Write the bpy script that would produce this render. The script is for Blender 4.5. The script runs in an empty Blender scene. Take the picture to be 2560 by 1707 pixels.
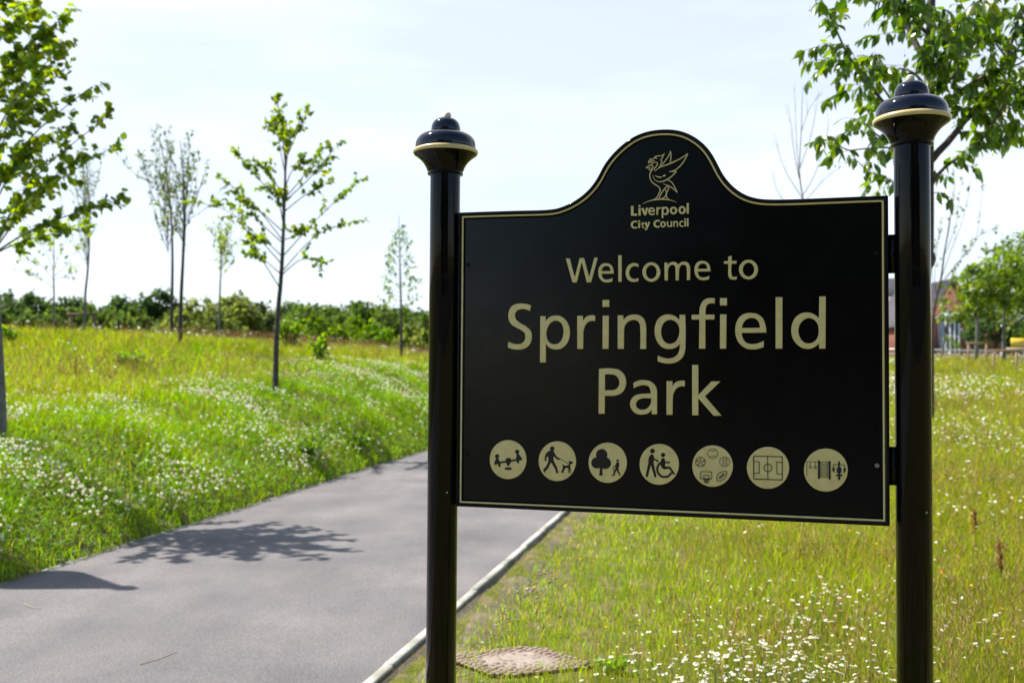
import bpy, math, random
import numpy as np
from mathutils import Vector, Matrix

# ------------------------------------------------------------------ camera
scn = bpy.context.scene
COL = scn.collection
F, PITCH, ROLL, HC = 2489.0, 0.0314, 0.0068, 1.55
fw = np.array([0, math.cos(PITCH), math.sin(PITCH)])
up0 = np.array([0, -math.sin(PITCH), math.cos(PITCH)])
rt0 = np.array([1.0, 0, 0])
rt = rt0 * math.cos(ROLL) + up0 * math.sin(ROLL)
up = up0 * math.cos(ROLL) - rt0 * math.sin(ROLL)
EYE = np.array([0, 0, HC])
cam = bpy.data.cameras.new('camera')
cam.sensor_width = 36
cam.lens = F / 2560 * 36
cam.clip_end = 3000
cam.clip_start = 0.05
cam.dof.use_dof = True
cam.dof.focus_distance = 2.72
cam.dof.aperture_fstop = 4.3
camo = bpy.data.objects.new('camera', cam)
COL.objects.link(camo)
m = Matrix(((rt[0], up[0], -fw[0], 0), (rt[1], up[1], -fw[1], 0), (rt[2], up[2], -fw[2], HC), (0, 0, 0, 1)))
camo.matrix_world = m
scn.camera = camo

# ------------------------------------------------------------------ light
SUN_A, SUN_EL = math.radians(22), math.radians(57)
sdir = np.array([-math.cos(SUN_A) * math.cos(SUN_EL), math.sin(SUN_A) * math.cos(SUN_EL), math.sin(SUN_EL)])
world = bpy.data.worlds.new('World')
scn.world = world
world.use_nodes = True
wn = world.node_tree
wn.nodes.clear()
sky = wn.nodes.new('ShaderNodeTexSky')
sky.sky_type = 'NISHITA'
sky.sun_disc = False
sky.sun_elevation = SUN_EL
sky.sun_rotation = math.atan2(sdir[0], sdir[1])
sky.air_density = 1.0
sky.dust_density = 0.6
sky.ozone_density = 1.0
tc = wn.nodes.new('ShaderNodeTexCoord')
mp = wn.nodes.new('ShaderNodeMapping')
mp.inputs['Scale'].default_value = (1.6, 1.6, 9.0)
mp.inputs['Rotation'].default_value = (0.0, 0.25, 0.6)
cn = wn.nodes.new('ShaderNodeTexNoise')
cn.inputs['Scale'].default_value = 1.3
cn.inputs['Detail'].default_value = 7
cn.inputs['Roughness'].default_value = 0.55
cr = wn.nodes.new('ShaderNodeValToRGB')
cr.color_ramp.elements[0].position = 0.40
cr.color_ramp.elements[0].color = (0.62, 0.62, 0.62, 1)
cr.color_ramp.elements[1].position = 0.72
cr.color_ramp.elements[1].color = (0.96, 0.96, 0.96, 1)
mx = wn.nodes.new('ShaderNodeMix')
mx.data_type = 'RGBA'
mx.inputs['B'].default_value = (6.4, 6.85, 7.45, 1)
bg = wn.nodes.new('ShaderNodeBackground')
bg.inputs['Strength'].default_value = 0.10
wo = wn.nodes.new('ShaderNodeOutputWorld')
L = wn.links.new
L(tc.outputs['Generated'], mp.inputs['Vector'])
L(mp.outputs['Vector'], cn.inputs['Vector'])
L(cn.outputs['Fac'], cr.inputs['Fac'])
sx = wn.nodes.new('ShaderNodeSeparateXYZ')      # thin bright cloud lies over the half of the sky ahead, the sky behind is clear
mr = wn.nodes.new('ShaderNodeMapRange')
mr.interpolation_type = 'SMOOTHSTEP'
mr.inputs['From Min'].default_value = -0.02
mr.inputs['From Max'].default_value = 0.72
mu = wn.nodes.new('ShaderNodeMath')
mu.operation = 'MULTIPLY'
L(tc.outputs['Generated'], sx.inputs['Vector'])
L(sx.outputs['Y'], mr.inputs['Value'])
L(cr.outputs['Color'], mu.inputs[0])
L(mr.outputs['Result'], mu.inputs[1])
L(mu.outputs['Value'], mx.inputs['Factor'])
L(sky.outputs['Color'], mx.inputs['A'])
L(mx.outputs['Result'], bg.inputs['Color'])
L(bg.outputs['Background'], wo.inputs['Surface'])

sun = bpy.data.lights.new('sun', 'SUN')
sun.energy = 5.0
sun.angle = math.radians(0.5)
sun.color = (1.0, 0.96, 0.89)
suno = bpy.data.objects.new('sun', sun)
COL.objects.link(suno)
suno.location = (-20, 10, 30)
suno.rotation_euler = Vector(-sdir).to_track_quat('-Z', 'Y').to_euler()

vs = scn.view_settings
vs.view_transform = 'Standard'
vs.look = 'None'
vs.gamma = 1.0
vs.use_curve_mapping = False
vs.exposure = 0.78
scn.cycles.max_bounces = 8
scn.cycles.transparent_max_bounces = 8
scn.cycles.use_denoising = True

# ------------------------------------------------------------------ helpers
rng = np.random.default_rng(7)
random.seed(7)


def ray(px, py):
    d = fw + rt * ((px - 1280) / F) - up * ((py - 853.5) / F)
    return d / d[1]


def at(px, py, D):
    """point of the place that lies D metres ahead on the line of a photo pixel"""
    return ray(px, py) * D + EYE


def principled(name, col, rough=0.6, spec=0.5, metallic=0.0, coat=0.0):
    mt = bpy.data.materials.new(name)
    mt.use_nodes = True
    b = mt.node_tree.nodes['Principled BSDF']
    b.inputs['Base Color'].default_value = (*col, 1)
    b.inputs['Roughness'].default_value = rough
    b.inputs['Specular IOR Level'].default_value = spec
    b.inputs['Metallic'].default_value = metallic
    b.inputs['Coat Weight'].default_value = coat
    return mt


def noise_mat(name, c1, c2, scale=8, rough=0.8, bump=0.0, bscale=None, detail=6, spec=0.3, lo=0.35, hi=0.65,
              c3=None, s3=1.0, dist=0.01):
    mt = principled(name, c1, rough, spec)
    nt = mt.node_tree
    b = nt.nodes['Principled BSDF']
    t = nt.nodes.new('ShaderNodeTexCoord')
    n = nt.nodes.new('ShaderNodeTexNoise')
    n.inputs['Scale'].default_value = scale
    n.inputs['Detail'].default_value = detail
    r = nt.nodes.new('ShaderNodeValToRGB')
    r.color_ramp.elements[0].position = lo
    r.color_ramp.elements[0].color = (*c1, 1)
    r.color_ramp.elements[1].position = hi
    r.color_ramp.elements[1].color = (*c2, 1)
    nt.links.new(t.outputs['Object'], n.inputs['Vector'])
    nt.links.new(n.outputs['Fac'], r.inputs['Fac'])
    out = r.outputs['Color']
    if c3 is not None:
        n3 = nt.nodes.new('ShaderNodeTexNoise')
        n3.inputs['Scale'].default_value = s3
        n3.inputs['Detail'].default_value = 4
        r3 = nt.nodes.new('ShaderNodeValToRGB')
        r3.color_ramp.elements[0].position = 0.45
        r3.color_ramp.elements[0].color = (0, 0, 0, 1)
        r3.color_ramp.elements[1].position = 0.62
        r3.color_ramp.elements[1].color = (1, 1, 1, 1)
        mm = nt.nodes.new('ShaderNodeMix')
        mm.data_type = 'RGBA'
        mm.inputs['B'].default_value = (*c3, 1)
        nt.links.new(t.outputs['Object'], n3.inputs['Vector'])
        nt.links.new(n3.outputs['Fac'], r3.inputs['Fac'])
        nt.links.new(r3.outputs['Color'], mm.inputs['Factor'])
        nt.links.new(out, mm.inputs['A'])
        out = mm.outputs['Result']
    nt.links.new(out, b.inputs['Base Color'])
    if bump:
        n2 = nt.nodes.new('ShaderNodeTexNoise')
        n2.inputs['Scale'].default_value = bscale or scale
        n2.inputs['Detail'].default_value = 5
        bp = nt.nodes.new('ShaderNodeBump')
        bp.inputs['Strength'].default_value = bump
        bp.inputs['Distance'].default_value = dist
        nt.links.new(t.outputs['Object'], n2.inputs['Vector'])
        nt.links.new(n2.outputs['Fac'], bp.inputs['Height'])
        nt.links.new(bp.outputs['Normal'], b.inputs['Normal'])
    return mt


def leaf_mat(name, trans=0.45, gloss=0.06, rough=0.4):
    """diffuse + translucent + a little sheen, coloured per leaf by the 'Col' attribute"""
    mt = bpy.data.materials.new(name)
    mt.use_nodes = True
    nt = mt.node_tree
    nt.nodes.clear()
    a = nt.nodes.new('ShaderNodeAttribute')
    a.attribute_name = 'Col'
    d = nt.nodes.new('ShaderNodeBsdfDiffuse')
    t = nt.nodes.new('ShaderNodeBsdfTranslucent')
    g = nt.nodes.new('ShaderNodeBsdfGlossy')
    g.inputs['Roughness'].default_value = rough
    hs = nt.nodes.new('ShaderNodeHueSaturation')
    hs.inputs['Hue'].default_value = 0.488
    hs.inputs['Saturation'].default_value = 1.1
    hs.inputs['Value'].default_value = 1.9
    m1 = nt.nodes.new('ShaderNodeMixShader')
    m1.inputs[0].default_value = trans
    m2 = nt.nodes.new('ShaderNodeMixShader')
    m2.inputs[0].default_value = gloss
    o = nt.nodes.new('ShaderNodeOutputMaterial')
    k = nt.links.new
    k(a.outputs['Color'], d.inputs['Color'])
    k(a.outputs['Color'], hs.inputs['Color'])
    k(hs.outputs['Color'], t.inputs['Color'])
    k(d.outputs[0], m1.inputs[1])
    k(t.outputs[0], m1.inputs[2])
    k(m1.outputs[0], m2.inputs[1])
    k(g.outputs[0], m2.inputs[2])
    k(m2.outputs[0], o.inputs['Surface'])
    return mt


def link(name, me, parent=None, mats=(), smooth=False):
    o = bpy.data.objects.new(name, me)
    COL.objects.link(o)
    for mt in mats:
        me.materials.append(mt)
    if parent is not None:
        o.parent = parent
    if smooth:
        me.polygons.foreach_set('use_smooth', np.ones(len(me.polygons), dtype=bool))
    return o


def tag(o, label, cat, group=None, kind=None):
    o['label'] = label
    o['category'] = cat
    if group:
        o['group'] = group
    if kind:
        o['kind'] = kind
    return o


def structure(o):
    o['kind'] = 'structure'
    return o


def thing(name, loc, label, cat, group=None, rz=0.0):
    o = bpy.data.objects.new(name, None)
    o.empty_display_size = 0.2
    COL.objects.link(o)
    o.location = loc
    o.rotation_euler = (0, 0, rz)
    return tag(o, label, cat, group)


class MB:
    """collects polygons of mixed size into one mesh, with an optional colour per vertex"""

    def __init__(self):
        self.v, self.c, self.n = [], [], 0
        self.f = []          # list of (array of faces k x m, material index)

    def add(self, verts, faces, col=None, mi=0):
        verts = np.asarray(verts, dtype=np.float64).reshape(-1, 3)
        self.v.append(verts)
        if col is None:
            col = np.ones((len(verts), 3))
        col = np.asarray(col, dtype=np.float64)
        if col.ndim == 1:
            col = np.tile(col, (len(verts), 1))
        self.c.append(col)
        if isinstance(faces, np.ndarray):
            self.f.append((faces + self.n, mi))
        else:
            by = {}
            for f in faces:
                by.setdefault(len(f), []).append(f)
            for k, l in by.items():
                self.f.append((np.array(l, dtype=np.int64) + self.n, mi))
        self.n += len(verts)

    def box(self, lo, hi, mi=0, M=None):
        x0, y0, z0 = lo
        x1, y1, z1 = hi
        v = np.array([(x0, y0, z0), (x1, y0, z0), (x1, y1, z0), (x0, y1, z0), (x0, y0, z1), (x1, y0, z1), (x1, y1, z1), (x0, y1, z1)], float)
        if M is not None:
            v = v @ np.array(M)[:3, :3].T + np.array(M)[:3, 3]
        self.add(v, [(0, 3, 2, 1), (4, 5, 6, 7), (0, 1, 5, 4), (1, 2, 6, 5), (2, 3, 7, 6), (3, 0, 4, 7)], mi=mi)

    def tube(self, pts, rad, n=6, col=None, mi=0, cap=True):
        pts = np.asarray(pts, float)
        k = len(pts)
        rad = np.broadcast_to(np.asarray(rad, float), (k,))
        tg = np.gradient(pts, axis=0)
        tg /= np.linalg.norm(tg, axis=1)[:, None] + 1e-12
        ref = np.array([0.0, 0, 1]) if abs(tg[0][2]) < 0.9 else np.array([0.0, 1, 0])
        v = []
        a = np.arange(n) / n * 2 * np.pi
        for i in range(k):
            u = np.cross(tg[i], ref)
            u /= np.linalg.norm(u) + 1e-12
            w = np.cross(tg[i], u)
            ref = np.cross(u, tg[i])
            v.append(pts[i] + rad[i] * (np.cos(a)[:, None] * u + np.sin(a)[:, None] * w))
        v = np.concatenate(v)
        i = np.arange(k - 1)[:, None] * n
        j = np.arange(n)[None, :]
        j2 = (j + 1) % n
        f = np.stack([i + j, i + n + j, i + n + j2, i + j2], -1).reshape(-1, 4)
        self.add(v, f, col, mi)
        if cap:
            self.f.append((np.array([list(range(n))]) + self.n - len(v), mi))
            self.f.append((np.array([list(range(len(v) - 1, len(v) - n - 1, -1))]) + self.n - len(v), mi))

    def lathe(self, prof, n=48, mi=0, centre=(0, 0, 0)):
        prof = np.asarray(prof, float)
        a = np.arange(n) / n * 2 * np.pi
        v = np.stack([prof[:, 0][:, None] * np.cos(a), prof[:, 0][:, None] * np.sin(a), np.repeat(prof[:, 1][:, None], n, 1)], -1).reshape(-1, 3)
        k = len(prof)
        i = np.arange(k - 1)[:, None] * n
        j = np.arange(n)[None, :]
        j2 = (j + 1) % n
        f = np.stack([i + j, i + j2, i + n + j2, i + n + j], -1).reshape(-1, 4)
        self.add(v + np.array(centre), f, mi=mi)

    def build(self, name, mats=(), parent=None, smooth=False, color=False):
        me = bpy.data.meshes.new(name)
        V = np.concatenate(self.v)
        lt, ls, mi, pos = [], [], [], 0
        for f, k in self.f:
            lt.append(np.full(len(f), f.shape[1]))
            mi.append(np.full(len(f), k))
            ls.append(f.reshape(-1))
        lt = np.concatenate(lt)
        mi = np.concatenate(mi)
        ls = np.concatenate(ls)
        me.vertices.add(len(V))
        me.vertices.foreach_set('co', V.reshape(-1).astype(np.float32))
        me.loops.add(len(ls))
        me.loops.foreach_set('vertex_index', ls.astype(np.int32))
        me.polygons.add(len(lt))
        st = np.concatenate([[0], np.cumsum(lt)[:-1]])
        me.polygons.foreach_set('loop_start', st.astype(np.int32))
        me.polygons.foreach_set('loop_total', lt.astype(np.int32))
        me.polygons.foreach_set('material_index', mi.astype(np.int32))
        if color:
            ca = me.color_attributes.new('Col', 'FLOAT_COLOR', 'POINT')
            C = np.concatenate(self.c)
            ca.data.foreach_set('color', np.concatenate([C, np.ones((len(C), 1))], 1).reshape(-1).astype(np.float32))
        me.update(calc_edges=True)
        return link(name, me, parent, mats, smooth)


def vnoise(x, y, s, seed=0):
    """value noise for patchiness"""
    x = np.asarray(x) / s + 1000.0
    y = np.asarray(y) / s + 1000.0
    xi = np.floor(x).astype(np.int64)
    yi = np.floor(y).astype(np.int64)
    xf, yf = x - xi, y - yi
    xf = xf * xf * (3 - 2 * xf)
    yf = yf * yf * (3 - 2 * yf)

    def h(a, b):
        v = np.sin(a * 127.1 + b * 311.7 + seed * 74.7) * 43758.5453
        return v - np.floor(v)
    return (h(xi, yi) * (1 - xf) + h(xi + 1, yi) * xf) * (1 - yf) + (h(xi, yi + 1) * (1 - xf) + h(xi + 1, yi + 1) * xf) * yf


def sstep(a, b, x):
    t = np.clip((np.asarray(x, float) - a) / (b - a), 0, 1)
    return t * t * (3 - 2 * t)


# ------------------------------------------------------------------ the lie of the land
def xl(y):
    y = np.asarray(y, float)
    return -3.67 + 0.1585 * (y - 7.21)


def xr(y):
    y = np.asarray(y, float)
    return np.where(y < 13, -0.73 + 0.2095 * (y - 5.01), -0.73 + 0.2095 * 7.99 + 0.1585 * (y - 13))


def zp(y):
    return 0.45 * sstep(19, 52, y)


def zt(x, y):
    x = np.asarray(x, float)
    y = np.asarray(y, float)
    u = np.maximum(xl(y) - x, 0)
    v = np.maximum(x - xr(y) - 0.05, 0)
    yc = np.clip(y, -8, 26.5)
    left = (1 - np.exp(-u / 1.8)) * (0.45 + 0.055 * yc) + 0.45 * sstep(3, 14, u) * sstep(4, 22, y)
    left = left * (1 - 0.55 * sstep(44, 120, y)) - zp(y) * sstep(0, 4, u) * 0.5
    right = -0.075 * sstep(-0.01, 0.03, v) + (2.35 - zp(50)) * sstep(6, 50, y) * sstep(0, 7, v)
    bump = 0.10 * (vnoise(x, y, 2.3, 3) - 0.5) * sstep(0.2, 1.2, u + v) + 0.26 * (vnoise(x, y, 1.15, 9) - 0.5) * sstep(0.25, 1.0, u) * (1 - sstep(4, 7, u)) + 0.35 * (vnoise(x, y, 9, 5) - 0.5) * sstep(2, 8, u)
    inside = (u <= 0) & (x <= xr(y) + 0.05)
    return np.where(inside, zp(y) - 0.10, zp(y) + left * (u > 0) + right * (v > 0) + bump)


def build_ground():
    def axis(near, far, step, g):
        out = [0.0]
        s = step
        while out[-1] < far:
            out.append(out[-1] + s)
            if out[-1] > near:
                s *= g
        return np.array(out)
    ax = axis(9, 700, 0.2, 1.16)
    X = np.unique(np.concatenate([-ax[::-1], ax]))
    Y = np.unique(np.concatenate([-axis(6, 300, 0.5, 1.3), axis(42, 1200, 0.25, 1.16)]))
    gx, gy = np.meshgrid(X, Y, indexing='ij')
    # snap the columns nearest to the path edges on to them
    for j, y in enumerate(Y):
        if y < 60:
            for e in (float(xl(y)) - 0.002, float(xl(y)) + 0.03, float(xr(y)) + 0.02, float(xr(y)) + 0.056):
                i = int(np.argmin(np.abs(X - e)))
            for e in (float(xl(y)), float(xr(y)) + 0.055):
                i = int(np.argmin(np.abs(gx[:, j] - e)))
                gx[i, j] = e - 0.001 if e < -5 else e
    gz = zt(gx, gy)
    nx, ny = gx.shape
    V = np.stack([gx, gy, gz], -1).reshape(-1, 3)
    i = np.arange(nx - 1)[:, None]
    j = np.arange(ny - 1)[None, :]
    f = np.stack([i * ny + j, (i + 1) * ny + j, (i + 1) * ny + j + 1, i * ny + j + 1], -1).reshape(-1, 4)
    b = MB()
    b.add(V, f)
    mt = noise_mat('meadow_soil', (0.085, 0.105, 0.016), (0.15, 0.15, 0.03), 14, 0.95, 1.0, 38, c3=(0.19, 0.15, 0.08), s3=5.0, detail=10, dist=0.03, spec=0.1)
    return structure(b.build('ground', [mt], smooth=True))


build_ground()


def build_unseen_road():  # unseen road behind the camera, added for darker, neutral reflections in the posts
    b = MB()
    b.add([(-60, -20, 0.03), (60, -20, 0.03), (60, -3.2, 0.03), (-60, -3.2, 0.03), (-60, -20, -0.6), (60, -20, -0.6), (60, -3.2, -0.6), (-60, -3.2, -0.6)],
          [(0, 1, 2, 3), (3, 2, 6, 7), (1, 0, 4, 5)])
    structure(b.build('unseen_road', [noise_mat('unseen_road_asphalt', (0.045, 0.045, 0.048), (0.07, 0.07, 0.072), 1.2, 0.9, 0.4, 60)]))


build_unseen_road()


def build_path():
    ys = np.concatenate([np.arange(-12, 30, 0.5), np.arange(30, 75, 1.5)])
    b = MB()
    nx = 9
    V = []
    for y in ys:
        a, c = float(xl(y)), float(xr(y))
        for k in range(nx):
            t = k / (nx - 1)
            V.append((a + (c - a) * t, y, float(zp(y)) + 0.012 * math.sin(math.pi * t)))
    V = np.array(V)
    ny = len(ys)
    i = np.arange(ny - 1)[:, None] * nx
    j = np.arange(nx - 1)[None, :]
    f = np.stack([i + j, i + j + 1, i + nx + j + 1, i + nx + j], -1).reshape(-1, 4)
    b.add(V, f)
    mt = principled('asphalt', (0.2, 0.19, 0.19), 0.85, 0.25)
    nt = mt.node_tree
    bs = nt.nodes['Principled BSDF']
    t = nt.nodes.new('ShaderNodeTexCoord')
    vo = nt.nodes.new('ShaderNodeTexVoronoi')
    vo.inputs['Scale'].default_value = 95
    n1 = nt.nodes.new('ShaderNodeTexNoise')
    n1.inputs['Scale'].default_value = 0.9
    n1.inputs['Detail'].default_value = 6
    n2 = nt.nodes.new('ShaderNodeTexNoise')
    n2.inputs['Scale'].default_value = 70
    n2.inputs['Detail'].default_value = 3
    r1 = nt.nodes.new('ShaderNodeValToRGB')
    r1.color_ramp.elements[0].color = (0.136, 0.127, 0.128, 1)
    r1.color_ramp.elements[0].position = 0.3
    r1.color_ramp.elements[1].color = (0.205, 0.190, 0.187, 1)
    r1.color_ramp.elements[1].position = 0.7
    r2 = nt.nodes.new('ShaderNodeValToRGB')
    r2.color_ramp.elements[0].color = (0.55, 0.55, 0.56, 1)
    r2.color_ramp.elements[0].position = 0.3
    r2.color_ramp.elements[1].color = (1.3, 1.28, 1.25, 1)
    r2.color_ramp.elements[1].position = 0.72
    mm = nt.nodes.new('ShaderNodeMix')
    mm.data_type = 'RGBA'
    mm.blend_type = 'MULTIPLY'
    mm.inputs['Factor'].default_value = 0.6
    bp = nt.nodes.new('ShaderNodeBump')
    bp.inputs['Strength'].default_value = 0.55
    bp.inputs['Distance'].default_value = 0.006
    k = nt.links.new
    for q in (vo, n1, n2):
        k(t.outputs['Object'], q.inputs['Vector'])
    k(n1.outputs['Fac'], r1.inputs['Fac'])
    k(n2.outputs['Fac'], r2.inputs['Fac'])
    k(r1.outputs['Color'], mm.inputs['A'])
    k(r2.outputs['Color'], mm.inputs['B'])
    # worn and patched areas, drawn out along the path
    mpp = nt.nodes.new('ShaderNodeMapping')
    mpp.inputs['Rotation'].default_value = (0, 0, 0.16)
    mpp.inputs['Scale'].default_value = (1.0, 0.35, 1.0)
    n4 = nt.nodes.new('ShaderNodeTexNoise')
    n4.inputs['Scale'].default_value = 2.6
    n4.inputs['Detail'].default_value = 8
    n4.inputs['Roughness'].default_value = 0.62
    r4 = nt.nodes.new('ShaderNodeValToRGB')
    r4.color_ramp.elements[0].color = (0.89, 0.89, 0.90, 1)
    r4.color_ramp.elements[0].position = 0.36
    r4.color_ramp.elements[1].color = (1.07, 1.06, 1.04, 1)
    r4.color_ramp.elements[1].position = 0.66
    m4 = nt.nodes.new('ShaderNodeMix')
    m4.data_type = 'RGBA'
    m4.blend_type = 'MULTIPLY'
    m4.inputs['Factor'].default_value = 1.0
    k(t.outputs['Object'], mpp.inputs['Vector'])
    k(mpp.outputs['Vector'], n4.inputs['Vector'])
    k(n4.outputs['Fac'], r4.inputs['Fac'])
    k(mm.outputs['Result'], m4.inputs['A'])
    k(r4.outputs['Color'], m4.inputs['B'])
    k(m4.outputs['Result'], bs.inputs['Base Color'])
    k(vo.outputs['Distance'], bp.inputs['Height'])
    k(bp.outputs['Normal'], bs.inputs['Normal'])
    structure(b.build('path', [mt], smooth=True))
    # concrete edging strips, laid in lengths with open joints
    cm = noise_mat('edging_concrete', (0.38, 0.36, 0.32), (0.50, 0.475, 0.43), 14, 0.9, 0.3, 60, c3=(0.27, 0.26, 0.21), s3=3)
    cm2 = noise_mat('old_edging_concrete', (0.26, 0.25, 0.22), (0.40, 0.38, 0.34), 9, 0.9, 0.3, 60, c3=(0.16, 0.15, 0.11), s3=2.2)
    for nm, fx, off0, off1, top in (('kerb_right', xr, 0.0, 0.056, 0.018), ('kerb_left', xl, -0.05, 0.0, 0.004)):
        b = MB()
        y = -12.0
        while y < 60:
            y2 = y + 0.91
            dz = rng.normal(0, 0.003)
            a0, a1 = float(fx(y)) + off0, float(fx(y)) + off1
            c0, c1 = float(fx(y2)) + off0, float(fx(y2)) + off1
            z0, z1 = float(zp(y)), float(zp(y2))
            g = 0.004
            P = [(a0, y + g, z0), (a1, y + g, z0), (c1, y2 - g, z1), (c0, y2 - g, z1)]
            e = 0.006
            Q = [(a0 + e, y + 2 * g, z0), (a1 - e, y + 2 * g, z0), (c1 - e, y2 - 2 * g, z1), (c0 + e, y2 - 2 * g, z1)]
            v = [(p[0], p[1], p[2] - 0.14) for p in P] + [(p[0], p[1], p[2] + top - e + dz) for p in P] + [(p[0], p[1], p[2] + top + dz) for p in Q]
            b.add(v, [(0, 1, 5, 4), (1, 2, 6, 5), (2, 3, 7, 6), (3, 0, 4, 7), (4, 5, 9, 8), (5, 6, 10, 9), (6, 7, 11, 10), (7, 4, 8, 11), (8, 9, 10, 11)])
            y = y2
        structure(b.build(nm, [cm if nm == 'kerb_right' else cm2]))


build_path()

# ------------------------------------------------------------------ the sign
PSI = math.radians(15.9388)
BX, BY, BZ, BW, BH = -0.145, 2.85, 1.1795, 1.1387, 0.8189
e_s = np.array([math.cos(PSI), -math.sin(PSI), 0])
nrm = np.array([-math.sin(PSI), -math.cos(PSI), 0])     # towards the reader


def st(px, py, n=0.0):
    """photo pixel -> (s, t) on the face of the sign, n metres proud of it"""
    o = np.array([BX, BY, BZ]) + nrm * n
    d = ray(px, py)
    k = ((o - EYE) @ nrm) / (d @ nrm)
    p = EYE + d * k - o
    return float(p @ e_s), float(p[2])


def smooth_pts(s, closed=True, sub=6):
    """'x,y' / 'x,yc' (corner) tokens -> dense outline (Catmull-Rom between corners)"""
    P, K = [], []
    for tk in s.split():
        c = tk.endswith('c')
        a, b_ = tk.rstrip('c').split(',')
        P.append((float(a), float(b_)))
        K.append(c)
    P = np.array(P)
    n = len(P)
    out = []
    rngi = range(n) if closed else range(n - 1)
    for i in rngi:
        p1, p2 = P[i], P[(i + 1) % n]
        k1, k2 = K[i], K[(i + 1) % n]
        if not closed:
            k1 = k1 or i == 0
            k2 = k2 or i == n - 2
        if k1 and k2:
            out.append(p1)
            continue
        p0, p3 = P[(i - 1) % n], P[(i + 2) % n]
        d = np.linalg.norm(p2 - p1)

        def tang(a, b_, c):
            l1, l2 = np.linalg.norm(b_ - a) + 1e-9, np.linalg.norm(c - b_) + 1e-9
            v = (b_ - a) / l1 * l2 + (c - b_) / l2 * l1
            return v / (np.linalg.norm(v) + 1e-9) * d
        t1 = None if k1 else tang(p0, p1, p2)
        t2 = None if k2 else tang(p1, p2, p3)
        if t1 is None:
            t1 = (p2 - p1) * 1.5 - t2 * 0.5
        if t2 is None:
            t2 = (p2 - p1) * 1.5 - t1 * 0.5
        for q in range(sub):
            t = q / sub
            h = (2 * t**3 - 3 * t**2 + 1, t**3 - 2 * t**2 + t, -2 * t**3 + 3 * t**2, t**3 - t**2)
            out.append(h[0] * p1 + h[1] * t1 + h[2] * p2 + h[3] * t2)
    if not closed:
        out.append(P[-1])
    return np.array(out)


def circle_pts(cx, cy, rx, ry=None, n=28):
    ry = rx if ry is None else ry
    a = np.arange(n) / n * 2 * np.pi
    return np.stack([cx + rx * np.cos(a), cy + ry * np.sin(a)], -1)


def extrude2d(name, contours, n0, n1, mats, parent, bevel=0.0):
    """flat outlines (s, t) with holes -> a raised shape between n0 and n1 in front of the sign's face"""
    cu = bpy.data.curves.new(name, 'CURVE')
    cu.dimensions = '2D'
    cu.fill_mode = 'BOTH'
    h = (n1 - n0) / 2
    cu.extrude = max(h - bevel, 1e-5)
    cu.bevel_depth = bevel
    cu.bevel_resolution = 1
    cu.offset = -bevel
    for c in contours:
        sp = cu.splines.new('POLY')
        sp.points.add(len(c) - 1)
        for q, p in zip(sp.points, c):
            q.co = (p[0], p[1], 0, 1)
        sp.use_cyclic_u = True
    ob = bpy.data.objects.new('tmp', cu)
    COL.objects.link(ob)
    me = bpy.data.meshes.new_from_object(ob.evaluated_get(bpy.context.evaluated_depsgraph_get()))
    bpy.data.objects.remove(ob)
    bpy.data.curves.remove(cu)
    me.name = name
    co = np.empty(len(me.vertices) * 3, np.float32)
    me.vertices.foreach_get('co', co)
    co = co.reshape(-1, 3)
    nn = co[:, 2] + (n0 + n1) / 2
    co2 = np.stack([co[:, 0], -nn, co[:, 1] + BZ], -1)
    me.vertices.foreach_set('co', co2.reshape(-1))
    me.materials.clear()
    me.update()
    return link(name, me, parent, mats)


black = principled('black_gloss_paint', (0.0025, 0.0025, 0.003), 0.07, 0.2)
_nt = black.node_tree
_t = _nt.nodes.new('ShaderNodeTexCoord')
_n = _nt.nodes.new('ShaderNodeTexNoise')
_n.inputs['Scale'].default_value = 14
_n.inputs['Detail'].default_value = 3
_b = _nt.nodes.new('ShaderNodeBump')
_b.inputs['Strength'].default_value = 0.12
_b.inputs['Distance'].default_value = 0.004
_nt.links.new(_t.outputs['Object'], _n.inputs['Vector'])
_nt.links.new(_n.outputs['Fac'], _b.inputs['Height'])
_nt.links.new(_b.outputs['Normal'], _nt.nodes['Principled BSDF'].inputs['Normal'])
_n5 = _nt.nodes.new('ShaderNodeTexNoise')      # a few chips down to pale primer
_n5.inputs['Scale'].default_value = 21
_n5.inputs['Detail'].default_value = 1.5
_r5 = _nt.nodes.new('ShaderNodeValToRGB')
_r5.color_ramp.interpolation = 'CONSTANT'
_r5.color_ramp.elements[0].color = (0.0025, 0.0025, 0.003, 1)
_r5.color_ramp.elements[1].position = 0.785
_r5.color_ramp.elements[1].color = (0.35, 0.37, 0.38, 1)
_nt.links.new(_t.outputs['Object'], _n5.inputs['Vector'])
_nt.links.new(_n5.outputs['Fac'], _r5.inputs['Fac'])
_nt.links.new(_r5.outputs['Color'], _nt.nodes['Principled BSDF'].inputs['Base Color'])
panel_black = principled('black_panel_paint', (0.0015, 0.0015, 0.002), 0.14, 0.28)
_nt = panel_black.node_tree
_t = _nt.nodes.new('ShaderNodeTexCoord')
_n = _nt.nodes.new('ShaderNodeTexNoise')
_n.inputs['Scale'].default_value = 9
_n.inputs['Detail'].default_value = 8
_n.inputs['Roughness'].default_value = 0.65
_b = _nt.nodes.new('ShaderNodeBump')
_b.inputs['Strength'].default_value = 0.22
_b.inputs['Distance'].default_value = 0.003
_r = _nt.nodes.new('ShaderNodeMapRange')
_r.inputs['To Min'].default_value = 0.1
_r.inputs['To Max'].default_value = 0.3
_nt.links.new(_t.outputs['Object'], _n.inputs['Vector'])
_nt.links.new(_n.outputs['Fac'], _b.inputs['Height'])
_nt.links.new(_n.outputs['Fac'], _r.inputs['Value'])
_nt.links.new(_r.outputs['Result'], _nt.nodes['Principled BSDF'].inputs['Roughness'])
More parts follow.
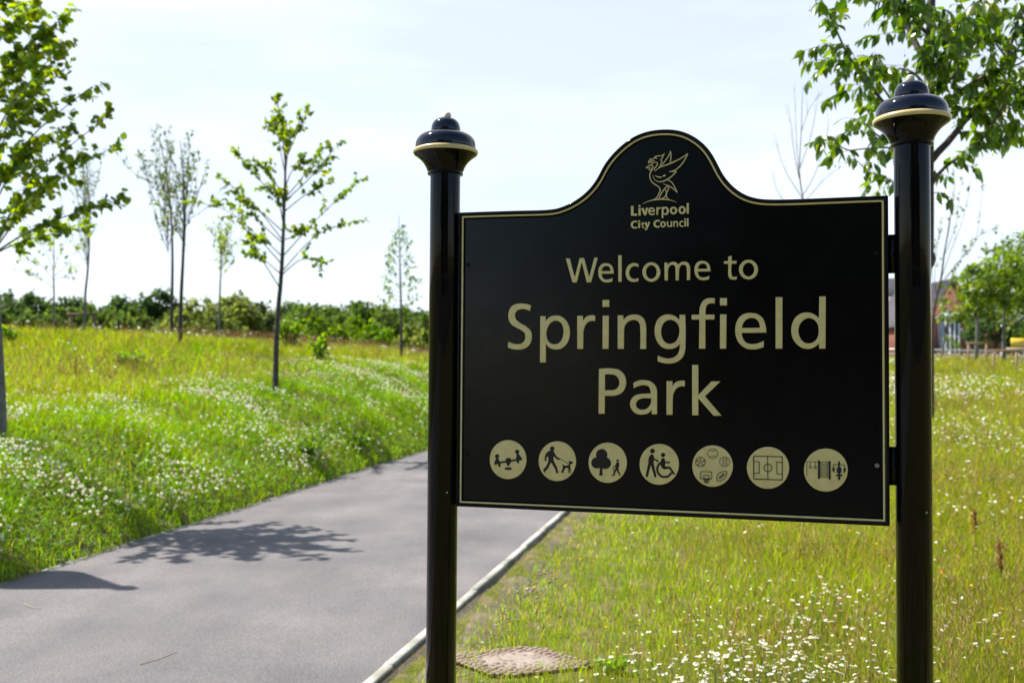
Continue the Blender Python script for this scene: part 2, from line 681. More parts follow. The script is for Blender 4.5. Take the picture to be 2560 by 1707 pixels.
_nt.links.new(_b.outputs['Normal'], _nt.nodes['Principled BSDF'].inputs['Normal'])
cap_gloss = principled('black_cap_sky_tint', (0.002, 0.004, 0.012), 0.05, 0.55)  # blue of the reflected sky is put into the black base colour
gold = noise_mat('gold_paint', (0.66, 0.545, 0.225), (0.74, 0.62, 0.275), 40, 0.33, 0.15, 60, spec=0.45, dist=0.002)
gold_ring = noise_mat('cream_gold_paint', (0.62, 0.49, 0.22), (0.68, 0.55, 0.27), 20, 0.3, spec=0.45)
cream = noise_mat('cream_paint', (0.66, 0.61, 0.45), (0.72, 0.68, 0.52), 60, 0.55, 0.4, 90, dist=0.003)
pict = principled('pictogram_black', (0.008, 0.008, 0.009), 0.3, 0.4)
bevel_black = principled('black_bevel_paint', (0.003, 0.003, 0.0035), 0.5, 0.06)
steel = principled('screw_steel', (0.25, 0.25, 0.27), 0.3, 0.5, 0.9)

sign = thing('park_sign', (BX, BY, 0), 'glossy black park sign with gold lettering hung between two capped posts', 'sign', rz=-PSI)


def outline(inset):
    """board outline in (s, t), `inset` metres inside the middle of the gold line"""
    C8 = [(0, 1045), (75, 1018), (150, 985), (300, 890), (420, 770), (500, 650), (560, 530), (640, 420), (760, 300), (900, 200), (1050, 145), (1230, 125),
          (1400, 140), (1550, 205), (1690, 320), (1780, 460), (1860, 620), (1960, 750), (2080, 850), (2200, 910), (2352, 945)]
    px = [(1160, 543.0), (1250, 540.2), (1321, 538.3), (1385, 535.6)] + [(1400 + x / 4.704, 310 + y / 4.704) for x, y in C8] + [(1940, 512.2), (2000, 511), (2100, 507)]
    tk = []
    pts = [st(*p) for p in px]
    s0, s1 = 0.003, BW - 0.003
    pts[0] = (s0, BH - 0.003)
    pts.append((s1, BH - 0.003))
    tk = ['%f,%f%s' % (p[0], p[1], 'c' if i in (0, len(pts) - 1) else '') for i, p in enumerate(pts)]
    top = smooth_pts(' '.join(tk), closed=False, sub=5)
    # light smoothing of the traced curve, ends kept
    for _ in range(6):
        top[1:-1] = 0.25 * top[:-2] + 0.5 * top[1:-1] + 0.25 * top[2:]
    loop = np.concatenate([top, [(s1, 0.003)], [(s0, 0.003)]])       # clockwise
    if abs(inset) > 1e-9:
        n = len(loop)
        res = []
        for i in range(n):
            a, b_, c = loop[i - 1], loop[i], loop[(i + 1) % n]
            d1 = (b_ - a) / (np.linalg.norm(b_ - a) + 1e-9)
            d2 = (c - b_) / (np.linalg.norm(c - b_) + 1e-9)
            n1 = np.array([d1[1], -d1[0]])
            n2 = np.array([d2[1], -d2[0]])
            mnr = n1 + n2
            res.append(b_ + mnr * inset / max(0.3, 1 + n1 @ n2))
        loop = np.array(res)
    return loop


extrude2d('board', [outline(-0.0125)], -0.024, 0.0, [panel_black], sign, 0.002)


def bead(name, inset0, inset1, prof, mat):
    """moulding that follows the board's edge: prof = (fraction from outer to inner, height)"""
    rings = [(outline(inset0 + (inset1 - inset0) * a), h) for a, h in prof]
    n = len(rings[0][0])
    V = np.concatenate([np.stack([r[:, 0], np.full(n, -h), r[:, 1] + BZ], -1) for r, h in rings])
    k = len(rings)
    i = np.arange(k - 1)[:, None] * n
    j = np.arange(n)[None, :]
    j2 = (j + 1) % n
    f = np.stack([i + j, i + n + j, i + n + j2, i + j2], -1).reshape(-1, 4)[:, ::-1]
    b = MB()
    b.add(V, f)
    return b.build(name, [mat], sign, smooth=True)


bead('rim', -0.0135, -0.0026, [(0, -0.003), (0.02, 0.004), (0.12, 0.0075), (0.3, 0.009), (0.55, 0.0088), (0.8, 0.007), (1, 0.0045), (1, -0.002)], black)
bead('gold_line', -0.0025, 0.0025, [(0, -0.002), (0, 0.0050), (0.15, 0.0064), (0.5, 0.0070), (0.85, 0.0064), (1, 0.0050), (1, -0.002)], gold)
bead('inner_bevel', 0.0026, 0.0080, [(0, -0.002), (0, 0.0045), (0.35, 0.0036), (0.7, 0.0016), (1, -0.001)], bevel_black)

# --- lettering: outlines traced letter by letter
G = {
    'S': ['432,187c 415,265c 360,243 300,238 235,262 206,320 222,380 270,425 340,465 400,512 435,565 443,620 432,690 395,755 330,795 250,806 170,797 105,775c 118,692c 180,720 240,728 300,717 340,680 353,620 335,565 290,530 220,495 155,450 122,390 114,330 130,250 180,185 245,163 300,160 370,167'],
    'p': ['563,338c 638,338c 640,410c 690,352 770,328 850,340 920,395 963,475 976,560 962,660 915,745 850,792 785,803 700,785 640,725c 640,985c 558,985c',
          '770,402 700,440 660,505 645,580 657,650 700,712 765,730 825,712 868,655 886,580 882,500 850,430 810,407'],
    'r': ['1080,330c 1160,330c 1162,405c 1195,355 1250,327 1300,323 1332,330c 1328,405c 1280,403 1225,425 1180,490 1165,580c 1162,795c 1080,795c'],
    'i': ['1434,110c 1528,110c 1528,208c 1434,208c', '1436,330c 1522,330c 1518,795c 1434,795c'],
    'n': ['1647,325c 1724,325c 1728,388c 1780,338 1870,314 1950,325 2010,370 2038,440 2046,520c 2045,795c 1962,795c 1962,520 1955,450 1925,405 1870,390 1800,410 1750,465 1735,540c 1733,795c 1647,795c'],
    'g': ['268,310c 347,310c 350,700 345,800 310,890 240,950 130,978 40,970 -34,947c -30,868c 40,895 120,908 195,890 250,835 270,770 272,710c 220,755 130,778 40,760 -25,700 -65,610 -75,530 -62,440 -20,360 50,315 120,305 200,325 268,382c',
          '135,380 75,400 30,460 14,540 28,620 70,685 135,708 205,685 250,620 267,540 255,460 205,400'],
    'f': ['750,85c 747,158c 690,155 650,170 628,215 622,270c 622,308c 745,308c 742,375c 620,375c 620,773c 532,773c 538,375c 432,375c 432,312c 538,308c 538,260c 550,190 580,130 630,92 690,80'],
    'e': ['1455,555c 1117,558c 1130,620 1180,690 1265,710 1345,697 1420,665c 1418,752c 1350,775 1260,784 1165,765 1085,700 1040,610 1030,520 1045,420 1095,335 1170,292 1250,285 1330,300 1400,350 1440,440',
          '1120,490c 1367,490c 1355,420 1315,370 1250,354 1190,370 1140,420'],
    'l': ['1582,70c 1673,70c 1673,773c 1582,773c'],
    'd': ['2178,60c 2267,60c 2264,773c 2176,773c 2176,702c 2120,750 2030,777 1940,760 1860,700 1810,620 1795,530 1812,420 1860,340 1930,292 2010,278 2090,295 2174,355c',
          '2030,355 1960,385 1910,450 1893,530 1910,610 1960,680 2030,702 2105,680 2155,620 2170,530 2160,450 2110,380'],
    'P': ['178,133c 420,133 500,150 570,205 612,285 622,370 605,450 555,525 470,570 370,580c 275,580c 270,875c 170,875c',
          '275,227c 380,227 450,245 497,300 512,360 500,420 455,470 370,488c 275,488c'],
    'a': ['738,375c 800,340 895,325 1000,340 1075,390 1115,455 1125,530c 1125,885c 1040,885c 1037,805c 985,865 890,890 790,875 715,810 685,720 705,640 765,580 850,552 930,547c 1023,547c 1020,500 985,430 910,410 820,425 745,460c',
          '1032,625c 940,622 860,632 800,670 780,720 800,775 840,803 890,810 960,790 1010,735'],
    'k': ['1700,78c 1802,78c 1802,568c 2015,347c 2163,347c 1910,590c 2182,907c 2050,907c 1802,625c 1802,900c 1700,900c'],
    'W': ['108,115c 152,115c 207,330c 262,112c 310,110c 368,325c 424,108c 462,106c 388,380c 340,381c 285,155c 228,382c 182,382c'],
    'c': ['912,178c 912,212c 865,200 835,215 815,245 810,275 818,310 840,335 870,343 912,332c 912,365c 860,377 810,362 780,320 772,275 782,225 815,182 865,165'],
    'm': ['1202,162c 1238,162c 1238,190c 1265,162 1305,153 1340,165 1357,185c 1385,160 1425,150 1465,165 1485,205 1488,240c 1487,355c 1450,355c 1450,240 1445,205 1420,185 1390,190 1370,220 1363,255c 1362,358c 1325,358c 1325,245 1320,205 1300,186 1270,192 1248,220 1241,255c 1240,360c 1205,360c'],
    't': ['1948,83c 1948,142c 2002,142c 2000,172c 1948,174c 1948,290 1955,315 1975,320 2005,312c 2005,345c 1970,350 1930,340 1912,305 1910,280c 1910,174c 1862,174c 1862,147c 1910,145c 1910,98c'],
    'L': ['245,1080c 285,1080c 285,1205c 342,1205c 342,1237c 245,1237c'],
    'v': ['412,1114c 452,1113c 480,1182c 488,1109c 524,1107c 492,1229c 458,1230c'],
    'y': ['465,1345c 500,1344c 515,1398c 526,1340c 555,1338c 516,1440 500,1466 475,1475c 470,1450c 487,1443 494,1428c'],
}


def ellipse_tok(cx, cy, rx, ry):
    return circle_pts(cx, cy, rx, ry, 40)


def glyph(ch):
    if ch == 'o':
        return [circle_pts(1057, 266, 100, 108, 44), circle_pts(1057, 266, 60, 76, 44)]
    if ch == 'o_bold':
        return [circle_pts(0, 0, 59, 62, 40), circle_pts(0, 0, 26, 34, 40)]
    if ch == 'u':
        return [np.array([-1, -1]) * c for c in glyph('n')]
    return [smooth_pts(s) for s in G[ch]]


def offset_poly(c, d):
    n = len(c)
    area = 0.5 * np.sum(c[:, 0] * np.roll(c[:, 1], -1) - np.roll(c[:, 0], -1) * c[:, 1])
    sgn = 1 if area > 0 else -1
    res = []
    for i in range(n):
        a, b_, e = c[i - 1], c[i], c[(i + 1) % n]
        d1 = (b_ - a) / (np.linalg.norm(b_ - a) + 1e-9)
        d2 = (e - b_) / (np.linalg.norm(e - b_) + 1e-9)
        n1 = np.array([d1[1], -d1[0]]) * sgn
        n2 = np.array([d2[1], -d2[0]]) * sgn
        res.append(b_ + (n1 + n2) * d / max(0.5, 1 + n1 @ n2))
    return np.array(res)


def letter(ch, box, crop, parent, bold=0.0, h=0.006, bev=0.0012):
    """box = x0, y0, x1, y1 in a crop; crop = (x, y, scale) of that crop in the photo"""
    cs = glyph(ch)
    if bold:
        cs = [offset_poly(c, bold if k == 0 or ch == 'i' else -bold) for k, c in enumerate(cs)]
    A = np.concatenate(cs)
    lo, hi = A.min(0), A.max(0)
    x0, y0, x1, y1 = box
    out = []
    for c in cs:
        q = (c - lo) / (hi - lo)
        out.append(np.array([st(crop[0] + (x0 + a * (x1 - x0)) / crop[2], crop[1] + (y0 + b_ * (y1 - y0)) / crop[2], h) for a, b_ in q]))
    return extrude2d('letter', out, -0.001, h, [gold], parent, bev)


def line_of(label):
    o = bpy.data.objects.new('lettering', None)
    COL.objects.link(o)
    o.parent = sign
    o['label'] = label
    return o


C3, C4, C5, C2, C1 = (1250, 730, 5.6), (1650, 730, 5.4698), (1470, 900, 6.5333), (1390, 620, 4.4377), (1540, 350, 6.5333)
w = line_of('raised gold words Welcome to')
for ch, bx in (('W', (108, 106, 462, 382)), ('e', (468, 168, 640, 382)), ('l', (690, 80, 727, 374)), ('c', (772, 165, 914, 377)), ('o', (957, 158, 1157, 374)),
               ('m', (1202, 150, 1488, 360)), ('e', (1535, 142, 1714, 358)), ('t', (1862, 83, 2006, 351)), ('o', (2030, 130, 2242, 348))):
    letter(ch, bx, C2, w)
w = line_of('large raised gold word Springfield')
for ch, bx, cp in (('S', (105, 160, 444, 806), C3), ('p', (558, 327, 977, 985), C3), ('r', (1080, 323, 1332, 795), C3), ('i', (1434, 110, 1528, 795), C3), ('n', (1647, 314, 2046, 795), C3),
                   ('g', (-75, 305, 350, 978), C4), ('f', (432, 80, 750, 773), C4), ('i', (819, 83, 915, 773), C4), ('e', (1029, 285, 1455, 784), C4), ('l', (1581, 70, 1674, 773), C4), ('d', (1795, 60, 2267, 777), C4)):
    letter(ch, bx, cp, w)
w = line_of('large raised gold word Park')
for ch, bx in (('P', (170, 133, 622, 875)), ('a', (685, 325, 1126, 890)), ('r', (1281, 333, 1584, 893)), ('k', (1700, 78, 2182, 907))):
    letter(ch, bx, C5, w)
w = line_of('small gold words Liverpool City Council')


def dot_i(dx, dy, r, x0, y0, x1, y1):
    cs = [circle_pts(dx, dy, r, r, 20), np.array([(x0, y0), (x1, y0), (x1, y1), (x0, y1)], float)]
    extrude2d('letter', [np.array([st(C1[0] + a / C1[2], C1[1] + b_ / C1[2], 0.003) for a, b_ in c]) for c in cs], -0.001, 0.003, [gold], w, 0.0)


for ch, bx, bo in (('L', (245, 1078, 342, 1237), 0), ('v', (410, 1107, 525, 1230), 0), ('e', (526, 1103, 636, 1228), 22), ('r', (660, 1098, 728, 1222), 24), ('p', (745, 1092, 861, 1275), 22),
                   ('o_bold', (879, 1090, 999, 1215), 0), ('o_bold', (1019, 1080, 1139, 1210), 0), ('l', (1153, 1030, 1188, 1202), 0),
                   ('c', (241, 1318, 346, 1447), 8), ('t', (405, 1338, 466, 1440), 9), ('y', (465, 1338, 556, 1475), 0), ('c', (611, 1305, 716, 1432), 8), ('o_bold', (722, 1329, 813, 1428), 0),
                   ('u', (831, 1328, 916, 1422), 22), ('n', (936, 1324, 1013, 1417), 22), ('c', (1032, 1320, 1101, 1419), 8), ('l', (1156, 1280, 1184, 1412), 0)):
    letter(ch, bx, C1, w, bo * 0.55, h=0.003, bev=0.0)
dot_i(383, 1080, 18, 366, 1114, 402, 1234)
dot_i(377, 1328, 16, 364, 1354, 392, 1439)
dot_i(1128, 1293, 15, 1115, 1320, 1143, 1412)


def ribbons(mb, lines, crop, n0, n1, step=2e-5):
    """mitred strokes of given width (pixels of the crop) raised from the sign's face"""
    for q, (pts, wd) in enumerate(lines):
        P = np.array(pts, float)
        closed = np.allclose(P[0], P[-1]) and len(P) > 3
        wd = np.broadcast_to(np.asarray(wd, float), (len(P),))
        Lp, Rp = [], []
        n = len(P)
        for i in range(n):
            if closed:
                a, c = P[i - 1 if i > 0 else n - 2], P[i + 1 if i < n - 1 else 1]
            else:
                a, c = P[max(i - 1, 0)], P[min(i + 1, n - 1)]
            b_ = P[i]
            d1 = (b_ - a) / (np.linalg.norm(b_ - a) + 1e-9)
            d2 = (c - b_) / (np.linalg.norm(c - b_) + 1e-9)
            if np.linalg.norm(d1) < 0.5:
                d1 = d2
            if np.linalg.norm(d2) < 0.5:
                d2 = d1
            n1_, n2_ = np.array([d1[1], -d1[0]]), np.array([d2[1], -d2[0]])
            o = (n1_ + n2_) / max(0.45, 1 + n1_ @ n2_) * wd[i] / 2
            Lp.append(b_ + o)
            Rp.append(b_ - o)
        top = n1 + q * step

        def loc(p, h):
            s, t = st(crop[0] + p[0] / crop[2], crop[1] + p[1] / crop[2], n1)
            return (s, -h, t + BZ)
        v = []
        for i in range(n):
            v += [loc(Lp[i], n0), loc(Lp[i], top), loc(Rp[i], top), loc(Rp[i], n0)]
        f = []
        for i in range(n - 1):
            a, b_ = 4 * i, 4 * (i + 1)
            f += [(a, a + 1, b_ + 1, b_), (a + 1, a + 2, b_ + 2, b_ + 1), (a + 2, a + 3, b_ + 3, b_ + 2)]
        if not closed:
            f += [(0, 3, 2, 1), (4 * n - 4, 4 * n - 3, 4 * n - 2, 4 * n - 1)]
        mb.add(v, f)


def sp(s, sub=5):
    return smooth_pts(s, closed=False, sub=sub)


def tw(n, a, b_, c):
    t = np.linspace(0, 1, n)
    return np.where(t < 0.5, a + (b_ - a) * t * 2, b_ + (c - b_) * (t * 2 - 1))


bird = [('430,1045 520,1005 580,988 640,976 720,968 800,970 860,978 920,992 990,1017', (3, 24, 3)),
        ('605,470 570,520 552,570 558,630 590,690 650,735 705,775 722,810 712,850 690,900 660,948 590,985', (14, 17, 14)),
        ('845,752 795,795 755,850 722,905 702,950', (15, 15, 15)), ('798,795 815,835 822,880 800,925 735,962', (13, 14, 12)),
        ('866,765 848,820 826,870 824,930 875,980', (15, 15, 14)), ('765,718 850,745 920,785 1000,860', (4, 17, 12)), ('1000,860 962,775 920,705 842,648', (12, 16, 14)),
        ('602,575 622,635 680,678 740,682 820,655 890,610 950,555 988,508', (4, 18, 14)), ('990,510 940,515 865,520', (10, 17, 4)),
        ('868,518 950,498 1040,432 1110,345 1174,222', (6, 17, 12)), ('1174,222 1080,288 960,352 880,388 770,428 700,458 635,512', (12, 20, 6)),
        ('738,432 800,345 860,258 892,182', (10, 15, 12)), ('892,182 898,260 893,320 882,388', (12, 16, 12)),
        ('635,512 622,480 640,455 665,420 676,375 640,366 598,380', (6, 14, 10)), ('700,458 730,400 744,335 712,330', (14, 14, 4)),
        ('792,225 765,268 742,320', (8, 16, 12)), ('792,225 740,258 680,262 640,278 615,305 556,322', (8, 16, 12)), ('555,302 556,322 536,350 528,382', (8, 14, 10)),
        ('528,382 556,358 590,345 636,342', (8, 16, 6)), ('640,292 668,305', (20, 20, 10)), ('560,365 590,385 572,415', (16, 18, 8)),
        ('485,457 525,425 565,412 592,428', (6, 14, 8)), ('485,457 520,458 552,446', (6, 12, 6)), ('548,505 540,470 560,440', (6, 13, 8)), ('548,505 575,482 590,440', (6, 13, 8)),
        ('620,470 612,440 590,425', (8, 14, 8)), ('635,580 690,606 748,606', (4, 18, 18)), ('768,592 812,576', (26, 26, 20))]
b = MB()
ribbons(b, [(lambda p, w_: (p, tw(len(p), *w_)))(sp(s), w_) for s, w_ in bird], C1, -0.001, 0.0024)
b.build('bird_emblem', [gold], sign)


def disc(cx, cy, rx, ry, crop, picture, label):
    o = extrude2d('pictogram_disc', [np.array([st(crop[0] + p[0] / crop[2], crop[1] + p[1] / crop[2], 0.005) for p in circle_pts(cx, cy, rx, ry, 64)])], -0.001, 0.005, [gold], sign, 0.001)
    o['label'] = label
    k = 0
    mbs = MB()
    strokes = []
    for item in picture:
        kind = item[0]
        if kind == 'line':
            strokes.append((np.array(item[1], float), item[2]))
        elif kind == 'ring':
            c = circle_pts(item[1], item[2], item[3], item[3], 32)
            strokes.append((np.concatenate([c, c[:1]]), item[4]))
        else:
            pts = circle_pts(item[1], item[2], item[3], item[3], 28) if kind == 'circ' else smooth_pts(item[1])
            q = [st(crop[0] + p[0] / crop[2], crop[1] + p[1] / crop[2], 0.0055) for p in pts]
            t = extrude2d('pictogram', [np.array(q)], 0.0045, 0.0055 + k * 4e-5, [], None)
            me = t.data
            co = np.empty(len(me.vertices) * 3)
            me.vertices.foreach_get('co', co)
            mbs.add(co.reshape(-1, 3), [tuple(p.vertices) for p in me.polygons])
            bpy.data.objects.remove(t)
            bpy.data.meshes.remove(me)
            k += 1
    if strokes:
        ribbons(mbs, strokes, crop, 0.0045, 0.0057 + k * 4e-5)
    mbs.build('pictogram', [pict], o)


K5, K6, K7, K8 = (1200, 1080, 7.84), (1450, 1080, 7.84), (1700, 1090, 7.84), (1900, 1090, 7.84)
disc(548, 537, 360, 382, K5, [('circ', 335, 472, 42), ('circ', 728, 382, 42), ('poly', '318,500c 350,500c 385,578c 397,612c 285,642c 278,605c'), ('poly', '706,530c 716,425c 752,420c 828,522c 824,545c 718,562c'),
     ('circ', 555, 558, 57), ('poly', '500,588c 610,588c 572,640c 572,662c 535,662c 535,640c'), ('line', [(370, 598), (730, 540)], 34), ('line', [(380, 612), (378, 665)], 40), ('circ', 378, 664, 20),
     ('line', [(732, 552), (748, 588)], 40), ('circ', 749, 589, 20), ('line', [(507, 713), (597, 713)], 46), ('circ', 507, 713, 23), ('circ', 597, 713, 23)], 'gold disc with two children on a seesaw')
disc(1514, 568, 366, 390, K5, [('circ', 1415, 320, 44), ('poly', '1400,350c 1435,350c 1450,385 1500,470 1530,497c 1575,515c 1570,535c 1520,535 1480,510 1448,465c 1440,510 1445,560 1480,630 1515,700c 1525,765c 1558,770c 1505,808c 1492,800c 1480,750 1430,650 1388,590c 1355,660 1310,735 1280,755c 1285,795c 1270,795c 1235,745c 1240,730c 1300,660 1335,575 1340,520c 1335,465c 1310,490 1300,570c 1280,572c 1265,550c 1270,490 1300,410 1350,370'),
     ('line', [(1570, 518), (1748, 632)], 9), ('poly', '1620,615c 1645,652c 1730,650c 1750,630c 1770,640c 1778,800c 1765,800c 1758,745c 1735,800c 1722,800c 1738,730c 1720,705 1690,695 1665,715c 1640,755c 1640,800c 1625,800c 1618,760c 1607,800c 1592,800c 1598,755 1620,710 1622,660c'),
     ('poly', '1740,590c 1760,545c 1765,575c 1815,575c 1825,590c 1810,615c 1775,625c 1765,632c 1745,620c')], 'gold disc with a person walking a dog')
disc(542, 599, 375, 394, K6, [('circ', 425, 440, 112), ('circ', 330, 600, 110), ('circ', 495, 607, 113), ('poly', '335,490c 525,490c 500,690c 340,690c'), ('poly', '388,680c 440,680c 438,770 447,850c 370,848c 385,770'),
     ('circ', 737, 555, 25), ('poly', '720,588c 765,590c 768,650 755,700c 762,770 800,828c 775,860c 762,850c 775,835c 740,790 720,740c 690,790 657,842c 650,860c 615,850c 640,832c 670,770 690,710 708,672c 690,680 650,694c 640,684c 690,650 705,615'), ('line', [(645, 690), (685, 860)], 9)], 'gold disc with a tree and a walker')
disc(1552, 630, 386, 400, K6, [('circ', 1420, 368, 46), ('poly', '1363,470 1405,430 1450,470c 1450,520c 1440,600c 1498,862c 1475,888 1455,870c 1388,640c 1330,870c 1305,882 1285,855c 1340,600c'), ('line', [(1445, 522), (1535, 570)], 32),
     ('circ', 1627, 445, 42), ('poly', '1590,545 1627,503 1668,545c 1668,670c 1765,672c 1865,815c 1835,838c 1745,712c 1620,712 1592,680'), ('line', [(1660, 592), (1760, 592)], 30),
     ('line', sp('1568,600 1525,665 1514,745 1545,822 1615,870 1690,875 1750,845 1790,788'), 42)], 'gold disc with a person pushing a wheelchair')
ball = [('ring', 638, 340, 97, 8), ('line', sp('575,268 640,293 705,263'), 8), ('line', sp('575,414 640,385 710,410'), 8), ('ring', 400, 505, 95, 10), ('ring', 873, 502, 97, 8)]
pent = [(400 + 36 * math.sin(i * 2 * math.pi / 5), 510 - 36 * math.cos(i * 2 * math.pi / 5)) for i in range(6)]
ball.append(('line', pent, 9))
for i in range(5):
    a = i * 2 * math.pi / 5
    e = (400 + 64 * math.sin(a), 508 - 64 * math.cos(a))
    ball.append(('line', [(400 + 36 * math.sin(a), 510 - 36 * math.cos(a)), e], 8))
    for da in (-0.34, 0.34):
        ball.append(('line', [e, (400 + 93 * math.sin(a + da), 505 - 93 * math.cos(a + da))], 8))
for x in (838, 858, 895, 915):
    for yy in range(432, 590, 32):
        ball.append(('line', [(x, yy), (x + 1, yy + 18)], 8))
ball += [('line', [(405, 693), (620, 698), (620, 838), (405, 832), (405, 693)], 9), ('line', [(465, 762), (568, 764), (568, 830), (465, 828), (465, 762)], 8), ('line', [(455, 838), (578, 841)], 14)]
for a, c in (((465, 840), (478, 905)), ((495, 840), (503, 920)), ((530, 840), (527, 920)), ((566, 840), (552, 918)), ((468, 868), (564, 870)), ((474, 895), (556, 898))):
    ball.append(('line', [a, c], 8))
ball.append(('line', smooth_pts('722,868c 720,800 760,730 840,690 910,690c 912,750 870,825 800,870').tolist() + [(722, 868)], 9))
ball.append(('line', [(762, 832), (872, 732)], 9))
for i in range(5):
    cx, cy = 782 + i * 18, 812 - i * 16
    ball.append(('line', [(cx - 15, cy - 18), (cx + 15, cy + 18)], 8))
disc(638, 586, 398, 406, K7, ball, 'gold disc with five sports balls and a hoop')
disc(1725, 620, 415, 410, K7, [('line', [(1443, 400), (1455, 390), (1995, 402), (2003, 412), (2005, 845), (1995, 855), (1455, 840), (1445, 830), (1443, 400)], 18), ('line', [(1717, 398), (1722, 845)], 14), ('ring', 1722, 620, 76, 14),
     ('line', [(1450, 497), (1550, 500), (1553, 725), (1450, 727)], 14), ('line', [(2000, 512), (1895, 510), (1900, 738), (2003, 742)], 14)], 'gold disc with a football pitch plan')
gym = [('line', [(918, 785), (918, 497), (1150, 503), (1345, 510)], 9), ('line', [(985, 500), (985, 582)], 8), ('ring', 985, 605, 22, 10), ('line', [(1085, 502), (1085, 586)], 8), ('ring', 1083, 610, 22, 10),
       ('line', [(1153, 490), (1155, 835)], 40), ('line', [(1363, 500), (1366, 845)], 40), ('circ', 1153, 490, 20), ('circ', 1363, 500, 20), ('line', [(1190, 505), (1190, 800)], 8), ('line', [(1322, 510), (1325, 808)], 8)]
for i in range(9):
    gym.append(('line', [(1190, 540 + 32.5 * i), (1325, 546 + 32.5 * i)], 8))
gym += [('line', [(1548, 505), (1548, 640)], 36), ('circ', 1548, 506, 18), ('line', [(1548, 615), (1548, 715)], 88), ('line', [(1550, 700), (1550, 855)], 40), ('line', [(1490, 765), (1608, 768)], 34),
        ('line', [(1440, 625), (1440, 565), (1450, 555), (1648, 560), (1658, 570), (1660, 630)], 10), ('line', [(1442, 622), (1440, 682)], 42), ('line', [(1658, 628), (1658, 688)], 42),
        ('line', [(1442, 680), (1450, 706), (1470, 711)], 9), ('line', [(1658, 686), (1652, 714), (1632, 719)], 9)]
disc(1292, 664, 430, 421, K8, gym, 'gold disc with outdoor gym equipment')

# screws that hold the panel
for px, py in ((1170.3, 662), (1167, 1135), (2191, 633), (2193, 1163.5)):
    s, t = st(px, py)
    b = MB()
    prof = [(0.0062, 0), (0.006, 0.0022), (0.0045, 0.0036), (0.0022, 0.004), (0.002, 0.0028), (0.0, 0.0027)]
    b.lathe(prof, 20)
    o = b.build('screw', [steel if (px > 2000 and py > 1000) else black], sign, smooth=True)
    o.rotation_euler = (math.pi / 2, 0, 0)
    o.location = (s, 0, t + BZ)

# posts and brackets
RP = 0.0435
S_L, S_R = -0.0575, 1.2075
CAPU = RP / 272.0


def cap_profile(pts):
    return [(r * CAPU, z * CAPU) for r, z in pts]


def post(s, ring_z, label):
    b = MB()
    b.lathe([(0, -0.5), (RP, -0.5), (RP, ring_z - 350 * CAPU), (RP, ring_z - 200 * CAPU)], 40)
    p = b.build('post', [black], sign, smooth=True)
    p.location = (s, 0.012, 0)
    p['label'] = label
    sm = lambda tk: smooth_pts(tk, closed=False, sub=6)
    parts = [('flare', black, '262,-402c 322,-404c 326,-388c 318,-372 332,-330 360,-262 405,-190 470,-120 540,-65 572,-40 580,-10c 540,0c'),
             ('ring', gold_ring, '545,-42c 566,-40 590,-14 594,8 584,36 560,52 535,60c'),
             ('bulb', cap_gloss, '535,40c 546,70 548,130 535,200 498,265 430,318 350,352 285,372 255,378c'),
             ('dome', cap_gloss, '258,372c 264,400 262,450 245,520 205,580 150,615 90,632 60,636c 0,636c'),
             ('finial', cream, '62,634c 68,650 66,690 58,715 35,735 0,742c')]
    for nm, mt, tk in parts:
        b = MB()
        b.lathe(cap_profile(sm(tk)), 56)
        o = b.build(nm, [mt], p, smooth=True)
        o.location = (0, 0, ring_z)
        if nm == 'finial':
            o.rotation_euler = (0.02, 0.05 if s < 0 else -0.03, 0)
    return p


def zpx(s, px, py):
    P = np.array([BX, BY, 0]) + e_s * s
    return float(at(px, py, P[1])[2])


post(S_L, zpx(S_L, 1113, 380), 'black post on the left with cap')
post(S_R, zpx(S_R, 2283, 300), 'black post on the right with cap')
for s0, s1, ya, yb, px in ((1.149, 1.172, 586, 682, 2228), (1.149, 1.172, 1117, 1213, 2232), (-0.020, -0.008, 586, 690, 1150), (-0.020, -0.008, 1100, 1205, 1146)):
    za, zb_ = st(px, yb)[1] + BZ, st(px, ya)[1] + BZ
    b = MB()
    b.box((s0, 0.004, za), (s1, 0.020, zb_))
    b.build('bracket', [black], sign)


